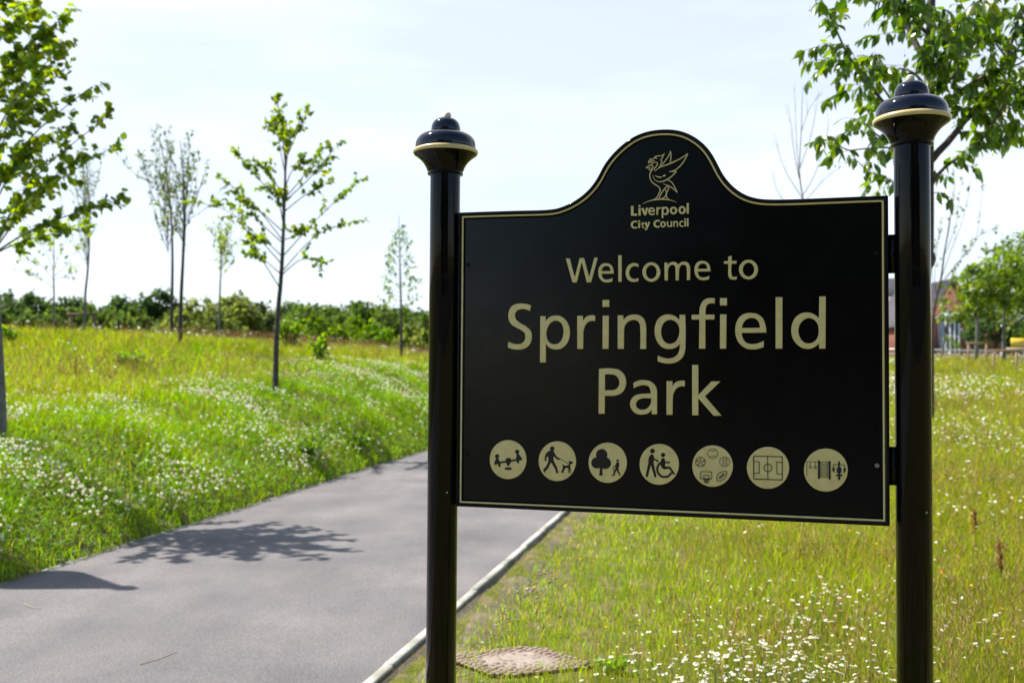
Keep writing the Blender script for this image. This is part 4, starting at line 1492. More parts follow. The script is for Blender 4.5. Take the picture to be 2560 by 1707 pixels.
def put_leaves(mb, pos, d, size, tmpl, col, roll=0.5):
    """pos n x 3, d n x 3 leaf direction (unit-ish)"""
    n = len(pos)
    if n == 0:
        return
    d = d / (np.linalg.norm(d, axis=1)[:, None] + 1e-9)
    upv = np.array([0, 0, 1.0]) + rng.normal(0, roll, (n, 3))
    s = np.cross(upv, d)
    s /= np.linalg.norm(s, axis=1)[:, None] + 1e-9
    u_ = np.cross(d, s)
    T, Fc = tmpl
    V = pos[:, None, :] + size[:, None, None] * (T[None, :, 0:1] * d[:, None] + T[None, :, 1:2] * s[:, None] + T[None, :, 2:3] * u_[:, None])
    k = len(T)
    base = mb.n
    mb.add(V.reshape(-1, 3), np.zeros((0, 3), int), np.repeat(col, k, 0))
    i = np.arange(n)[:, None] * k + base
    for f in Fc:
        mb.f.append((i + np.array(f)[None], 0))


def resample(P, n):
    P = np.asarray(P, float)
    seg = np.linalg.norm(np.diff(P, axis=0), axis=1)
    t = np.concatenate([[0], np.cumsum(seg)])
    q = np.linspace(0, t[-1], n)
    return np.stack([np.interp(q, t, P[:, k]) for k in range(3)], -1), t[-1]


def curve3(P, n=14):
    """smooth 3-D polyline through P"""
    P = np.asarray(P, float)
    if len(P) == 2:
        return resample(P, n)[0]
    out = []
    for i in range(len(P) - 1):
        p0, p1, p2, p3 = P[max(i - 1, 0)], P[i], P[i + 1], P[min(i + 2, len(P) - 1)]
        for t in np.linspace(0, 1, 7)[:-1]:
            out.append(0.5 * ((2 * p1) + (-p0 + p2) * t + (2 * p0 - 5 * p1 + 4 * p2 - p3) * t**2 + (-p0 + 3 * p1 - 3 * p2 + p3) * t**3))
    out.append(P[-1])
    return resample(out, n)[0]


def twiggy(mb_w, mb_l, P, r0, r1, n_tw, l_tw, leaf, start=0.25, spread=0.8, upb=0.3, dens=30, droop=0.4, tw_r=0.0025, bare=0.0, sides=6):
    """a limb along P with leafy twigs; leaf = (template, size, colours, weights)"""
    P = np.asarray(P, float)
    k = len(P)
    mb_w.tube(P, np.linspace(r0, r1, k), sides)
    tg = np.gradient(P, axis=0)
    tg /= np.linalg.norm(tg, axis=1)[:, None] + 1e-9
    L_ = np.linalg.norm(np.diff(P, axis=0), axis=1).sum()
    pos, dr = [], []
    for q in range(n_tw + 1):
        t = 1.0 if q == n_tw else start + (1 - start) * (q + rng.random() * 0.8) / n_tw
        t = min(t, 1.0)
        f = t * (k - 1)
        i = min(int(f), k - 2)
        p = P[i] + (P[i + 1] - P[i]) * (f - i)
        d = tg[i] * 0.7 + rng.normal(0, spread, 3) * np.array([1, 1, 0.6]) + np.array([0, 0, upb])
        if q == n_tw:
            d = tg[-1] + rng.normal(0, 0.15, 3)
        d /= np.linalg.norm(d) + 1e-9
        ll = l_tw * rng.uniform(0.5, 1.15) * (1.15 - 0.45 * t)
        sag = np.array([0, 0, -0.18 * droop * ll])
        tp = np.array([p, p + d * ll * 0.5 + rng.normal(0, 0.03, 3) * ll, p + d * ll + sag])
        tp = curve3(tp, 6)
        mb_w.tube(tp, np.linspace(tw_r, tw_r * 0.5, 6), 4)
        m_ = max(2, int(dens * ll))
        s = bare + (1 - bare) * rng.random(m_)
        j = s * 5
        a = np.minimum(j.astype(int), 4)
        pp = tp[a] + (tp[a + 1] - tp[a]) * (j - a)[:, None]
        pos.append(pp)
        dd = (tp[a + 1] - tp[a])
        dd /= np.linalg.norm(dd, axis=1)[:, None] + 1e-9
        dr.append(dd * 0.5 + rng.normal(0, 0.65, (m_, 3)) + np.array([0, 0, -droop]))
    pos = np.concatenate(pos)
    dr = np.concatenate(dr)
    T, sz, cols, wts = leaf
    n = len(pos)
    put_leaves(mb_l, pos, dr, sz * rng.uniform(0.65, 1.15, n), T, palette(n, cols, wts, 0.12))


def finish_tree(name, loc, label, wb, lb, bark, leafm, group=None, cat='tree'):
    loc = np.asarray(loc, float)
    for q in (wb, lb):
        q.v = [v - loc for v in q.v]
    t = thing(name, tuple(loc), label, cat, group)
    wb.build('trunk', [bark], t, smooth=True)
    if lb.n:
        lb.build('crown', [leafm], t, color=True)
    return t


CH_COL = [(0.075, 0.16, 0.006), (0.115, 0.21, 0.006), (0.045, 0.11, 0.008), (0.165, 0.25, 0.010)]
LM_COL = [(0.13, 0.23, 0.008), (0.20, 0.28, 0.008), (0.08, 0.16, 0.008), (0.25, 0.29, 0.015)]


def cherry():
    D = 7.2
    wb, lb = MB(), MB()
    base = at(2296, 1000, D)
    base[2] = float(zt(base[0], base[1]))
    tr = [base + [0, 0, -0.05]] + [at(px, py, D) for px, py in ((2303, 800), (2317, 630), (2319, 400), (2324, 200), (2328, 0), (2334, -250), (2345, -520))]
    tr = curve3(tr, 24)
    wb.tube(tr, np.interp(np.linspace(0, 1, 24), [0, 0.5, 1], [0.062, 0.046, 0.012]), 10)
    wb.lathe([(0.0, -0.10), (0.045, -0.05), (0.058, 0.0), (0.05, 0.04), (0.0, 0.09)], 10, centre=tuple(at(2319, 648, D)))     # old pruning scar beside the post
    leaf = (T_CHERRY, 0.108, CH_COL, [1, 1, 0.7, 0.5])

    def C(pts, dd):
        n = len(pts)
        return curve3([at(1950 + x / 2.903, y / 2.903, D + dd * i / max(n - 1, 1)) for i, (x, y) in enumerate(pts)], 14)
    br = [([(1060, 420), (1000, 350), (930, 200), (830, 80), (700, -30), (600, -130)], 0.3, 0.026, 0.006, 9, 0.4),
          ([(1075, 900), (900, 830), (740, 740), (640, 570), (520, 450), (430, 270), (380, 150), (300, 0)], -0.5, 0.017, 0.004, 13, 0.40),
          ([(1060, 1000), (900, 860), (720, 600), (580, 440), (440, 440), (330, 480)], 0.45, 0.012, 0.003, 10, 0.32),
          ([(1070, 1420), (940, 1370), (820, 1325), (740, 1280), (650, 1250), (560, 1170)], -0.3, 0.009, 0.003, 6, 0.22),
          ([(1070, 1200), (900, 1090), (800, 1040), (690, 970), (600, 890), (480, 960)], 0.2, 0.012, 0.003, 8, 0.28),
          ([(1080, 1190), (850, 1080), (620, 1080), (480, 1090), (380, 1010), (320, 985)], -0.45, 0.009, 0.003, 6, 0.22),
          ([(1085, 1180), (1160, 1090), (1240, 1010), (1330, 890), (1500, 710), (1640, 420), (1760, 80)], 0.2, 0.028, 0.008, 12, 0.42),
          ([(1090, 950), (1210, 740), (1400, 600), (1550, 530), (1771, 450), (1950, 330)], -0.5, 0.016, 0.005, 10, 0.42),
          ([(1080, 1380), (1120, 1310), (1180, 1230), (1300, 1140), (1430, 1060), (1560, 870), (1640, 700)], -0.25, 0.015, 0.004, 8, 0.30),
          ([(1090, 900), (1250, 820), (1400, 785), (1580, 785), (1790, 800), (1950, 860)], 0.3, 0.010, 0.003, 8, 0.32),
          ([(1080, 700), (1250, 560), (1330, 380), (1430, 180), (1500, -60)], 0.6, 0.018, 0.005, 10, 0.42),
          ([(1075, 350), (1230, 200), (1400, 60), (1600, -120)], -0.5, 0.018, 0.005, 10, 0.42),
          ([(1075, 250), (950, 120), (880, -60), (800, -300)], -0.6, 0.016, 0.004, 8, 0.42),
          ([(1085, 0), (1200, -180), (1300, -400)], 0.4, 0.015, 0.004, 7, 0.42),
          ([(1065, 640), (980, 540), (880, 500), (800, 520), (700, 400)], 0.9, 0.012, 0.003, 8, 0.34),
          ([(1080, 560), (1180, 420), (1250, 280), (1350, 120)], -0.9, 0.013, 0.004, 8, 0.40),
          ([(1400, 785), (1520, 900), (1600, 950), (1700, 980)], 0.2, 0.007, 0.003, 7, 0.28),
          ([(1560, 870), (1680, 760), (1800, 640), (1930, 560)], -0.3, 0.009, 0.003, 8, 0.34),
          ([(1640, 420), (1750, 330), (1880, 180), (2000, 40)], 0.2, 0.009, 0.003, 8, 0.36),
          ([(1085, 520), (1120, 470), (1040, 400), (1100, 330)], -0.45, 0.007, 0.003, 8, 0.26), ([(1090, 300), (1060, 220), (1120, 140), (1080, 40)], -0.45, 0.007, 0.003, 8, 0.26), ([(1090, 640), (1150, 600), (1190, 520), (1200, 430)], -0.5, 0.007, 0.003, 7, 0.26), ([(1080, 160), (1020, 90), (960, 40), (900, 10)], -0.3, 0.007, 0.003, 7, 0.28),
          ([(1640, 420), (1560, 300), (1520, 180), (1540, 60)], -0.2, 0.008, 0.003, 8, 0.32), ([(1500, 710), (1560, 640), (1660, 590), (1760, 620)], 0.3, 0.007, 0.003, 8, 0.30),
          ([(1085, 1330), (1130, 1270), (1170, 1265)], 0.1, 0.004, 0.002, 2, 0.12), ([(1085, 1430), (1120, 1400), (1190, 1420)], -0.1, 0.004, 0.002, 2, 0.10)]
    for pts, dd, r0, r1, nt, lt in br:
        P = C(pts, dd)
        twiggy(wb, lb, P, r0, r1, int(nt * 1.25), lt, leaf, start=0.2, spread=0.6, upb=0.0, dens=40, droop=1.15, tw_r=0.0024)
    # berries on long stalks
    for px, py in ((2090, 220), (2100, 228), (2088, 416), (2099, 420), (2187, 446), (2385, 308), (2262, 140), (2224, 224), (2024, 27), (2433, 214)):
        p = at(px, py, D - 0.1)
        wb.tube([p + [0.01, 0.02, 0.05], p], [0.0008, 0.0008], 4)
        wb.lathe([(0.0001, -0.006), (0.0042, -0.0042), (0.006, 0), (0.0042, 0.0042), (0.0001, 0.006)], 8, centre=tuple(p))
    finish_tree('cherry_tree', base, 'leafy cherry tree with pointed drooping leaves right behind the right post', wb, lb, bark_b, leaf_c)


cherry()


def px_tree(name, label, D, trunk, branches, leaf, bark, leafm, r_base, r_top, nt, lt, group=None, dens=40, droop=0.4, depth=0.8, start=0.3, up=0.25, extra=0, extra_lo=0.4, tw_r=0.0035, br_r=0.012, spread=0.8, bare=0.0):
    """young tree from points of the photo: trunk line, then (origin, ..., tip) limb lines; each limb gets its own depth"""
    wb, lb = MB(), MB()
    base = at(*trunk[0], D)
    base[2] = float(zt(base[0], base[1]))
    P = curve3([base + [0, 0, -0.05]] + [at(px, py, D) for px, py in trunk[1:]], 26)
    wb.tube(P, np.linspace(r_base, r_top, 26), 9)
    for i, bl in enumerate(branches):
        dd = depth * (((i * 0.618) % 1.0) * 2 - 1)
        n = len(bl)
        Q = curve3([at(px, py, D + dd * (k / (n - 1)) ** 0.8) for k, (px, py) in enumerate(bl)], 12)
        twiggy(wb, lb, Q, br_r, br_r * 0.3, nt, lt, leaf, start=start, spread=spread, upb=up, dens=dens, droop=droop, tw_r=tw_r, bare=bare)
    for i in range(extra):   # limbs that point towards and away from the camera
        t = extra_lo + (0.92 - extra_lo) * i / max(extra - 1, 1)
        o = P[int(t * 25)]
        a = math.pi / 2 * (1 if i % 2 else -1) + rng.normal(0, 0.4)
        ll = (1.25 - t) * 2.2 * depth
        q = o + np.array([math.cos(a), math.sin(a), 0.7]) * ll
        Q = curve3([o, (o + q) / 2 + [0, 0, -0.05], q], 10)
        twiggy(wb, lb, Q, br_r, br_r * 0.3, nt, lt, leaf, start=start, spread=spread, upb=up, dens=dens, droop=droop, tw_r=tw_r, bare=bare)
    return finish_tree(name, base, label, wb, lb, bark, leafm, group)


YOUNG = 'young trees on the grass bank'
limeL = (T_LIME, 0.076, LM_COL, [1, 1, 0.7, 0.35])
b1 = []
for tx, ty in ((80, 16), (165, 39), (180, 118), (161, 175), (224, 220), (261, 298), (288, 363), (300, 500), (205, 570), (120, 90), (110, 250), (140, 330), (190, 400), (120, 470), (40, -60), (90, -80), (60, 160), (70, 380)):
    oy = min(ty + (tx + 25) * 1.0 + 40, 640)
    b1.append([(-25, oy), ((tx - 25) * 0.42 - 12, oy - (oy - ty) * 0.55), (tx, ty)])
for tx, ty in ((-120, 60), (-260, 160), (-320, 300), (-350, 400), (-200, -70), (-150, 300), (-60, -120), (10, -110)):
    oy = min(ty + (abs(tx + 25)) * 0.9 + 40, 600)
    b1.append([(-25, oy), ((tx - 25) * 0.42 - 12, oy - (oy - ty) * 0.55), (tx, ty)])
px_tree('lime_tree', 'leafy young lime tree cut off by the left edge of the photo', 10.3, [(4, 1130), (2, 1000), (-8, 800), (-20, 560), (-25, 300), (-28, 0), (-30, -120), (-30, -170)], b1, limeL, bark_g, leaf_l,
        0.055, 0.012, 18, 0.26, YOUNG, dens=46, droop=0.35, depth=0.8, start=0.28, extra=8, extra_lo=0.62, tw_r=0.0025, br_r=0.011)

b2 = [[(714, 420), (705, 330), (695, 258)], [(714, 400), (740, 340), (766, 287)], [(712, 450), (720, 380), (725, 330)], [(712, 430), (700, 370), (690, 300)], [(716, 500), (780, 440), (832, 376)], [(712, 520), (640, 440), (591, 385)],
      [(708, 580), (620, 500), (551, 442)], [(704, 660), (590, 540), (488, 505)], [(708, 640), (800, 540), (898, 451)], [(704, 680), (790, 590), (884, 554)], [(702, 690), (750, 650), (795, 650), (800, 668)], [(702, 685), (660, 650), (628, 640)],
      [(704, 640), (660, 600), (637, 600)], [(706, 600), (740, 590), (769, 570)], [(708, 560), (690, 480), (660, 470)], [(710, 530), (760, 490), (815, 460)], [(706, 600), (650, 530), (600, 490)], [(712, 470), (735, 420), (770, 400)], [(710, 500), (680, 440), (650, 410)], [(708, 560), (705, 500), (700, 480)]]
px_tree('lime_tree', 'young lime tree with thin straight trunk and tufted leaf clusters on spreading limbs', 18, [(689, 975), (690, 880), (695, 780), (703, 690), (708, 590), (712, 480), (714, 380), (716, 300)], b2,
        (T_LIME, 0.082, LM_COL, [1, 1, 0.7, 0.35]), bark_d, leaf_l, 0.058, 0.012, 8, 0.32, YOUNG, dens=48, droop=0.3, depth=0.9, start=0.5, extra=4, tw_r=0.004, br_r=0.012, spread=0.6)

POP = [(0.07, 0.12, 0.018), (0.10, 0.15, 0.02), (0.05, 0.09, 0.016), (0.13, 0.15, 0.03)]


def whips(cx, y_top, y_bot, spread, n, lean=0.0):
    """steep limbs of a narrow young tree"""
    out = []
    for i in range(n):
        oy = y_bot - (y_bot - y_top) * 0.62 * rng.random()
        dx = rng.normal(0, 1) * spread
        ty = oy - (oy - y_top) * rng.uniform(0.35, 0.95) - 10
        out.append([(cx + lean * (y_bot - oy), oy), (cx + lean * (y_bot - oy) + dx * 0.55, (oy * 0.62 + ty * 0.38)), (cx + dx, ty)])
    return out


smallL = lambda s, c=POP, w_=(1, 1, 0.6, 0.4): (T_SMALL, s, c, list(w_))
px_tree('poplar_tree', 'narrow young tree with dense upright twigs, left of a close pair on the crest', 28, [(429, 835), (430, 740), (431, 650), (428, 540), (415, 430), (400, 350)], whips(420, 330, 650, 46, 20, -0.05),
        smallL(0.14), bark_d, leaf_l, 0.055, 0.008, 6, 0.45, YOUNG, dens=13, droop=0.1, depth=0.9, start=0.1, up=0.5, br_r=0.010, spread=0.4, tw_r=0.004)
px_tree('poplar_tree', 'narrow young tree with dark trunk, right of a close pair on the crest', 26, [(450, 850), (453, 740), (458, 630), (460, 500), (455, 400), (450, 350)], whips(463, 350, 630, 44, 18),
        smallL(0.13), bark_d, leaf_l, 0.062, 0.008, 6, 0.42, YOUNG, dens=11, droop=0.1, depth=0.9, start=0.1, up=0.5, br_r=0.010, spread=0.4, tw_r=0.004)
px_tree('birch_tree', 'small young tree with sparse crown behind the long limb of the tufted lime', 34, [(548, 825), (549, 760), (551, 700), (553, 640), (556, 570)], whips(552, 545, 700, 26, 14),
        smallL(0.16, LM_COL), bark_g, leaf_l, 0.05, 0.008, 6, 0.45, YOUNG, dens=11, droop=0.2, depth=0.9, start=0.15, up=0.35, br_r=0.010, spread=0.5, tw_r=0.004)
px_tree('birch_tree', 'thin upright young tree held by a wooden stake frame', 32, [(212, 812), (213, 740), (219, 680), (223, 600), (221, 500), (214, 390)], whips(220, 385, 680, 30, 20),
        smallL(0.11, POP), bark_g, leaf_l, 0.05, 0.006, 6, 0.5, YOUNG, dens=11, droop=0.0, depth=0.9, start=0.15, up=0.6, br_r=0.009, spread=0.35, tw_r=0.004)
px_tree('birch_tree', 'pale young tree with wide airy crown, leftmost on the crest', 34, [(135, 806), (135, 740), (134, 690), (135, 630), (133, 580)], [[(134, 700), (100, 660), (62, 650)], [(134, 680), (110, 620), (80, 600)], [(135, 690), (170, 660), (205, 600)], [(135, 670), (160, 610), (180, 575)], [(135, 650), (135, 600), (130, 560)], [(134, 720), (90, 690), (60, 680)], [(134, 700), (165, 690), (176, 670)], [(135, 650), (120, 600), (105, 580)]],
        smallL(0.17, LM_COL), bark_g, leaf_l, 0.045, 0.008, 7, 0.55, YOUNG, dens=10, droop=0.2, depth=1.0, start=0.3, up=0.2, br_r=0.009, tw_r=0.004)
b7 = []
for i, y in enumerate(range(580, 770, 11)):
    hw = 6 + (y - 560) * 0.22
    for s in (-1, 1):
        k = hw * rng.uniform(0.6, 1.15)
        b7.append([(1000, y + 8), (1000 + s * k * 0.5, y + 2), (1000 + s * k, y - 6 - k * 0.15)])
px_tree('alder_tree', 'small conical young tree standing left of the left post', 32, [(1003, 880), (1003, 800), (1001, 700), (999, 620), (997, 536)], b7,
        smallL(0.15, CH_COL), bark_d, leaf_l, 0.055, 0.006, 3, 0.22, YOUNG, dens=20, droop=0.3, depth=0.6, start=0.3, up=0.05, br_r=0.007, tw_r=0.003, spread=0.5)

# bare and sparse saplings right of the board
px_tree('bare_sapling', 'bare leafless sapling rising behind the board near its right shoulder', 20, [(2012, 960), (2010, 700), (2008, 500), (1998, 444), (2003, 330), (2007, 215)],
        [[(1998, 446), (1985, 380), (1975, 290), (1965, 270)], [(1998, 446), (1992, 360), (1986, 230)], [(2000, 420), (2030, 330), (2045, 240)], [(2006, 490), (2040, 430), (2070, 330), (2068, 290)], [(2008, 500), (1960, 420), (1940, 350)], [(2003, 330), (2025, 270), (2043, 245)], [(2008, 510), (2060, 450), (2110, 410)], [(2010, 540), (1950, 490), (1932, 430)]],
        (T_SMALL, 0.03, POP, [1, 1, 1, 1]), bark_b, leaf_l, 0.035, 0.004, 4, 0.35, None, dens=2, droop=0.0, depth=0.6, start=0.3, up=0.6, br_r=0.008, spread=0.3, tw_r=0.0022)
px_tree('sparse_sapling', 'sparse sapling with long upright leafy whips beside the right post', 22, [(2329, 900), (2332, 820), (2340, 750), (2352, 700), (2361, 630), (2374, 560), (2382, 480)],
        [[(2352, 700), (2380, 620), (2410, 540), (2432, 420)], [(2345, 730), (2390, 660), (2440, 600), (2455, 470)], [(2362, 630), (2372, 560), (2385, 480), (2384, 410)], [(2340, 750), (2338, 680), (2345, 600), (2350, 560)], [(2350, 710), (2400, 650), (2450, 590), (2480, 580)], [(2336, 780), (2370, 720), (2400, 650), (2412, 640)], [(2360, 640), (2390, 560), (2400, 470)], [(2345, 740), (2330, 690), (2335, 640), (2348, 590)]],
        smallL(0.105, POP), bark_d, leaf_l, 0.05, 0.005, 5, 0.32, None, dens=17, droop=0.2, depth=0.6, start=0.35, up=0.5, br_r=0.008, spread=0.3, tw_r=0.003)


def lobe_tree(name, label, base, lobes, n, size, cols, wts, bark, group=None, trunk_r=0.2, cat='tree', trunk_top=None, leafm=None, tmpl=T_CLUMP, kind=None):
    """crown of leaf clumps on uneven lobes: lobes = (x, y, z, rx, ry, rz)"""
    wb, lb = MB(), MB()
    base = np.asarray(base, float)
    ctr = np.mean([l[:3] for l in lobes], 0)
    top = np.array(trunk_top if trunk_top is not None else ctr)
    wb.tube(curve3([base - [0, 0, 0.1], (base + top) / 2 + rng.normal(0, 0.02, 3) * np.linalg.norm(top - base), top], 8), np.linspace(trunk_r, trunk_r * 0.4, 8), 7)
    for l in lobes:
        p = np.array(l[:3])
        wb.tube(curve3([base + (top - base) * 0.6, (base + (top - base) * 0.8 + p) / 2, p], 6), np.linspace(trunk_r * 0.35, trunk_r * 0.08, 6), 5)
    vol = np.array([l[3] * l[4] + l[4] * l[5] + l[3] * l[5] for l in lobes])
    for l, m_ in zip(lobes, (n * vol / vol.sum()).astype(int)):
        # clusters of leaves on sub-lobes so that gaps stay open between them
        kc = max(5, m_ // 28)
        d = rng.normal(0, 1, (kc, 3))
        d /= np.linalg.norm(d, axis=1)[:, None]
        rad = rng.uniform(0.45, 1.08, kc) ** 0.7
        cc = np.array(l[:3]) + d * rad[:, None] * np.array(l[3:6])
        own = rng.integers(0, kc, m_)
        sp_ = np.array(l[3:6]) * 0.17
        pos = cc[own] + rng.normal(0, 1, (m_, 3)) * sp_
        dr = d[own] * 0.6 + rng.normal(0, 0.7, (m_, 3)) + np.array([0, 0, -0.2])
        cj = (1 + rng.normal(0, 0.16, kc))[own][:, None]
        put_leaves(lb, pos, dr, size * rng.uniform(0.6, 1.3, m_), tmpl, np.clip(palette(m_, cols, wts, 0.14) * cj, 0.004, 1), roll=0.9)
    return finish_tree(name, base, label, wb, lb, bark, leafm or leaf_f, group, cat)


def px_lobes(D, L):
    out = []
    for px, py, r, *o in L:
        p = at(px, py, D + (o[0] if o else 0))
        s = D / F
        ry = o[1] if len(o) > 1 else r
        out.append((p[0], p[1], p[2], r * s, r * s * 0.9, ry * s))
    return out


def base_at(px, D):
    p = at(px, 900, D)
    return np.array([p[0], p[1], float(zt(p[0], p[1]))])


MID = [(0.10, 0.18, 0.014), (0.15, 0.225, 0.016), (0.06, 0.12, 0.014)]
DARK = [(0.045, 0.092, 0.022), (0.065, 0.115, 0.024), (0.032, 0.068, 0.020)]
WILL = [(0.17, 0.22, 0.045), (0.22, 0.255, 0.055), (0.11, 0.16, 0.03)]
FRESH = [(0.12, 0.24, 0.008), (0.16, 0.27, 0.01), (0.08, 0.17, 0.010)]
PARKG = [(0.115, 0.195, 0.014), (0.165, 0.245, 0.016), (0.065, 0.12, 0.012)]
PK = 'trees behind the railing on the right'
lobe_tree('park_tree', 'bright green tree with pale trunk between two stakes', base_at(2438, 44), px_lobes(44, [(2440, 700, 38), (2428, 730, 32, -1), (2460, 735, 36, 1), (2445, 755, 30)]), 2200, 0.15, PARKG, [1, 0.8, 0.6], bark_g, PK, 0.10, trunk_top=at(2437, 730, 44), leafm=leaf_l)
lobe_tree('park_tree', 'tall bright green tree above the yellow board', base_at(2509, 46), px_lobes(46, [(2505, 660, 48), (2480, 700, 44, -1), (2535, 690, 46, 1), (2500, 735, 50), (2545, 740, 40, 1)]), 3400, 0.16, PARKG, [1, 1.0, 0.5], bark_g, PK, 0.11, trunk_top=at(2510, 710, 46), leafm=leaf_l)
lobe_tree('park_tree', 'tallest tree of the far right, cut off by the right edge of the photo', base_at(2575, 54), px_lobes(54, [(2560, 640, 56), (2600, 620, 60, 1), (2545, 720, 60, -1), (2610, 720, 70), (2570, 790, 60)]), 3600, 0.18, PARKG, [1, 0.5, 1.0], bark_d, PK, 0.16, leafm=leaf_l)
lobe_tree('park_tree', 'dark green tree low behind the tree stakes', base_at(2480, 58), px_lobes(58, [(2475, 810, 44), (2520, 815, 44, 1), (2440, 830, 34, -1), (2550, 840, 40)]), 2600, 0.2, DARK, [1, 1, 0.6], bark_d, PK, 0.16)
lobe_tree('park_tree', 'light green tree filling the gap right of the red gable', base_at(2425, 60), px_lobes(60, [(2420, 720, 36), (2452, 705, 38, 1), (2470, 760, 40, -1), (2430, 775, 34), (2412, 800, 26)]), 2400, 0.18, PARKG, [1, 0.8, 0.8], bark_d, PK, 0.14, leafm=leaf_l)
lobe_tree('park_tree', 'thin olive tree in front of the red gable', base_at(2352, 50), px_lobes(50, [(2350, 735, 26), (2372, 760, 24, 1), (2345, 790, 22, -1), (2400, 800, 26), (2385, 850, 20)]), 420, 0.14, PARKG, [1, 0.5, 0.5], bark_g, PK, 0.08, leafm=leaf_l)

# the belt of trees beyond the bank
WD = 'woodland trees beyond the bank'
DKL = 'dark green broadleaf tree in the far row behind the bank'
belt = [(-60, 735, 50), (18, 740, 46), (76, 738, 40), (131, 764, 34), (171, 750, 36), (251, 772, 40), (306, 747, 36), (345, 760, 30), (711, 764, 38), (760, 768, 36), (800, 766, 36), (834, 772, 32), (873, 772, 36), (913, 762, 38), (950, 766, 36), (1014, 774, 36), (1057, 780, 34), (1110, 780, 40), (1170, 775, 40), (1240, 770, 44), (1320, 775, 44)]
for i, (px, py, r) in enumerate(belt):
    D = 112 + 14 * ((i * 0.618) % 1)
    lo = [(px + rng.normal(0, 4), py + r, r), (px - r * 0.75, py + r * 1.5, r * 0.8, 1), (px + r * 0.75, py + r * 1.45, r * 0.85, -1), (px, py + r * 2.2, r * 1.1), (px - r * 0.5, py + r * 3.0, r * 0.9), (px + r * 0.6, py + r * 3.0, r * 0.9)]
    lobe_tree('woodland_tree', DKL, base_at(px, D), px_lobes(D, lo), 5200, 0.46, DARK if px < 380 or px > 1000 else [(0.075, 0.135, 0.022), (0.10, 0.165, 0.024), (0.05, 0.095, 0.02)], [1, 1, 0.7], bark_d, WD, 0.3)
MGL = 'mid green broadleaf tree standing in front of the dark far row'
for i, px in enumerate((-30, 45, 105, 150, 210, 280, 335, 430, 470, 530, 620, 690, 735, 780, 855, 970, 1000, 1080)):
    D = 96 + 8 * ((i * 0.618) % 1)
    r, py = 30 + 8 * ((i * 0.37) % 1), (772 if px < 400 else 785) + 10 * ((i * 0.77) % 1)
    lo = [(px, py + r * 0.8, r), (px - r * 0.8, py + r * 1.3, r * 0.8, 1), (px + r * 0.8, py + r * 1.2, r * 0.85, -1), (px, py + r * 2.0, r * 1.2), (px - r, py + r * 2.4, r), (px + r, py + r * 2.4, r)]
    lobe_tree('woodland_tree', MGL, base_at(px, D), px_lobes(D, lo), 3800, 0.36, [(0.08, 0.135, 0.024), (0.11, 0.165, 0.028), (0.055, 0.10, 0.022)], [1, 1, 0.7], bark_d, 'mid green trees in front of the far row', 0.25)
lobe_tree('woodland_tree', 'large rounded dark tree standing highest in the far row left of the close pair', base_at(398, 105), px_lobes(105, [(398, 765, 36), (368, 790, 34), (425, 790, 36, 1), (395, 820, 44), (380, 860, 40), (420, 860, 40)]), 5400, 0.42, DARK, [1, 1, 0.6], bark_d, WD, 0.3)
WL = 'pale willows and shrubs below the bank crest'
for px, py, r, D, lab, cols in ((500, 752, 40, 70, 'pale yellow willow behind the close pair of young trees', WILL), (592, 750, 36, 72, 'tall pale willow with feathery top, right of the small birch', WILL), (450, 790, 30, 66, 'low pale willow between the trunks of the close pair', WILL),
                                (650, 772, 34, 74, 'grey green willow just left of the tufted lime trunk', [(0.09, 0.125, 0.04), (0.12, 0.155, 0.05), (0.06, 0.09, 0.03)]), (550, 800, 34, 64, 'low olive willow below the feathery willow', [(0.10, 0.14, 0.03), (0.13, 0.17, 0.04), (0.07, 0.10, 0.025)]),
                                (794, 800, 40, 78, 'rounded mid green shrub right of the tufted lime trunk', MID), (889, 812, 34, 76, 'yellow green shrub left of the conical young tree', MID), (935, 815, 32, 74, 'bright green shrub just left of the conical young tree', FRESH), (1033, 822, 26, 70, 'yellow green shrub between conical tree and left post', WILL), (840, 818, 34, 80, 'olive shrub in the middle of the low shrub row', MID)):
    lo = [(px, py + r * 0.8, r), (px - r * 0.8, py + r * 1.3, r * 0.8, 1), (px + r * 0.8, py + r * 1.2, r * 0.85, -1), (px, py + r * 2.0, r * 1.2), (px - r, py + r * 2.4, r), (px + r, py + r * 2.4, r)]
    lobe_tree('willow_tree', lab, base_at(px, D), px_lobes(D, lo), 3800, 0.28, cols, [1, 0.9, 0.7], bark_g, WL, 0.15)

# bright bushes and leafy weeds on the bank
WEED = 'leafy clumps on the grass bank'


def bush(name, lab, px, py, D, w_, h_, n, size, cols=FRESH, cat='bush'):
    p = at(px, py, D)
    b0 = np.array([p[0], p[1], float(zt(p[0], p[1]))])
    wb, lb = MB(), MB()
    for q in range(9):
        a, t = rng.random() * 6.28, rng.uniform(0.2, 0.9)
        e = b0 + np.array([math.cos(a) * w_ * 0.5 * t, math.sin(a) * w_ * 0.5 * t, h_ * rng.uniform(0.6, 1.0)])
        twiggy(wb, lb, curve3([b0, (b0 + e) / 2 + [0, 0, 0.05 * h_], e], 8), 0.006, 0.002, max(2, n // 60), h_ * 0.35, (T_LIME, size, cols, [1, 1, 0.6]), start=0.15, spread=0.7, upb=0.4, dens=n / (9 * max(3, n // 60) * h_ * 0.3), droop=0.2)
    wb.v = [v - b0 for v in wb.v]
    lb.v = [v - b0 for v in lb.v]
    t = thing(name, tuple(b0), lab, cat, WEED)
    wb.build('stem', [bark_d], t, smooth=True)
    lb.build('leaves', [leaf_l], t, color=True)


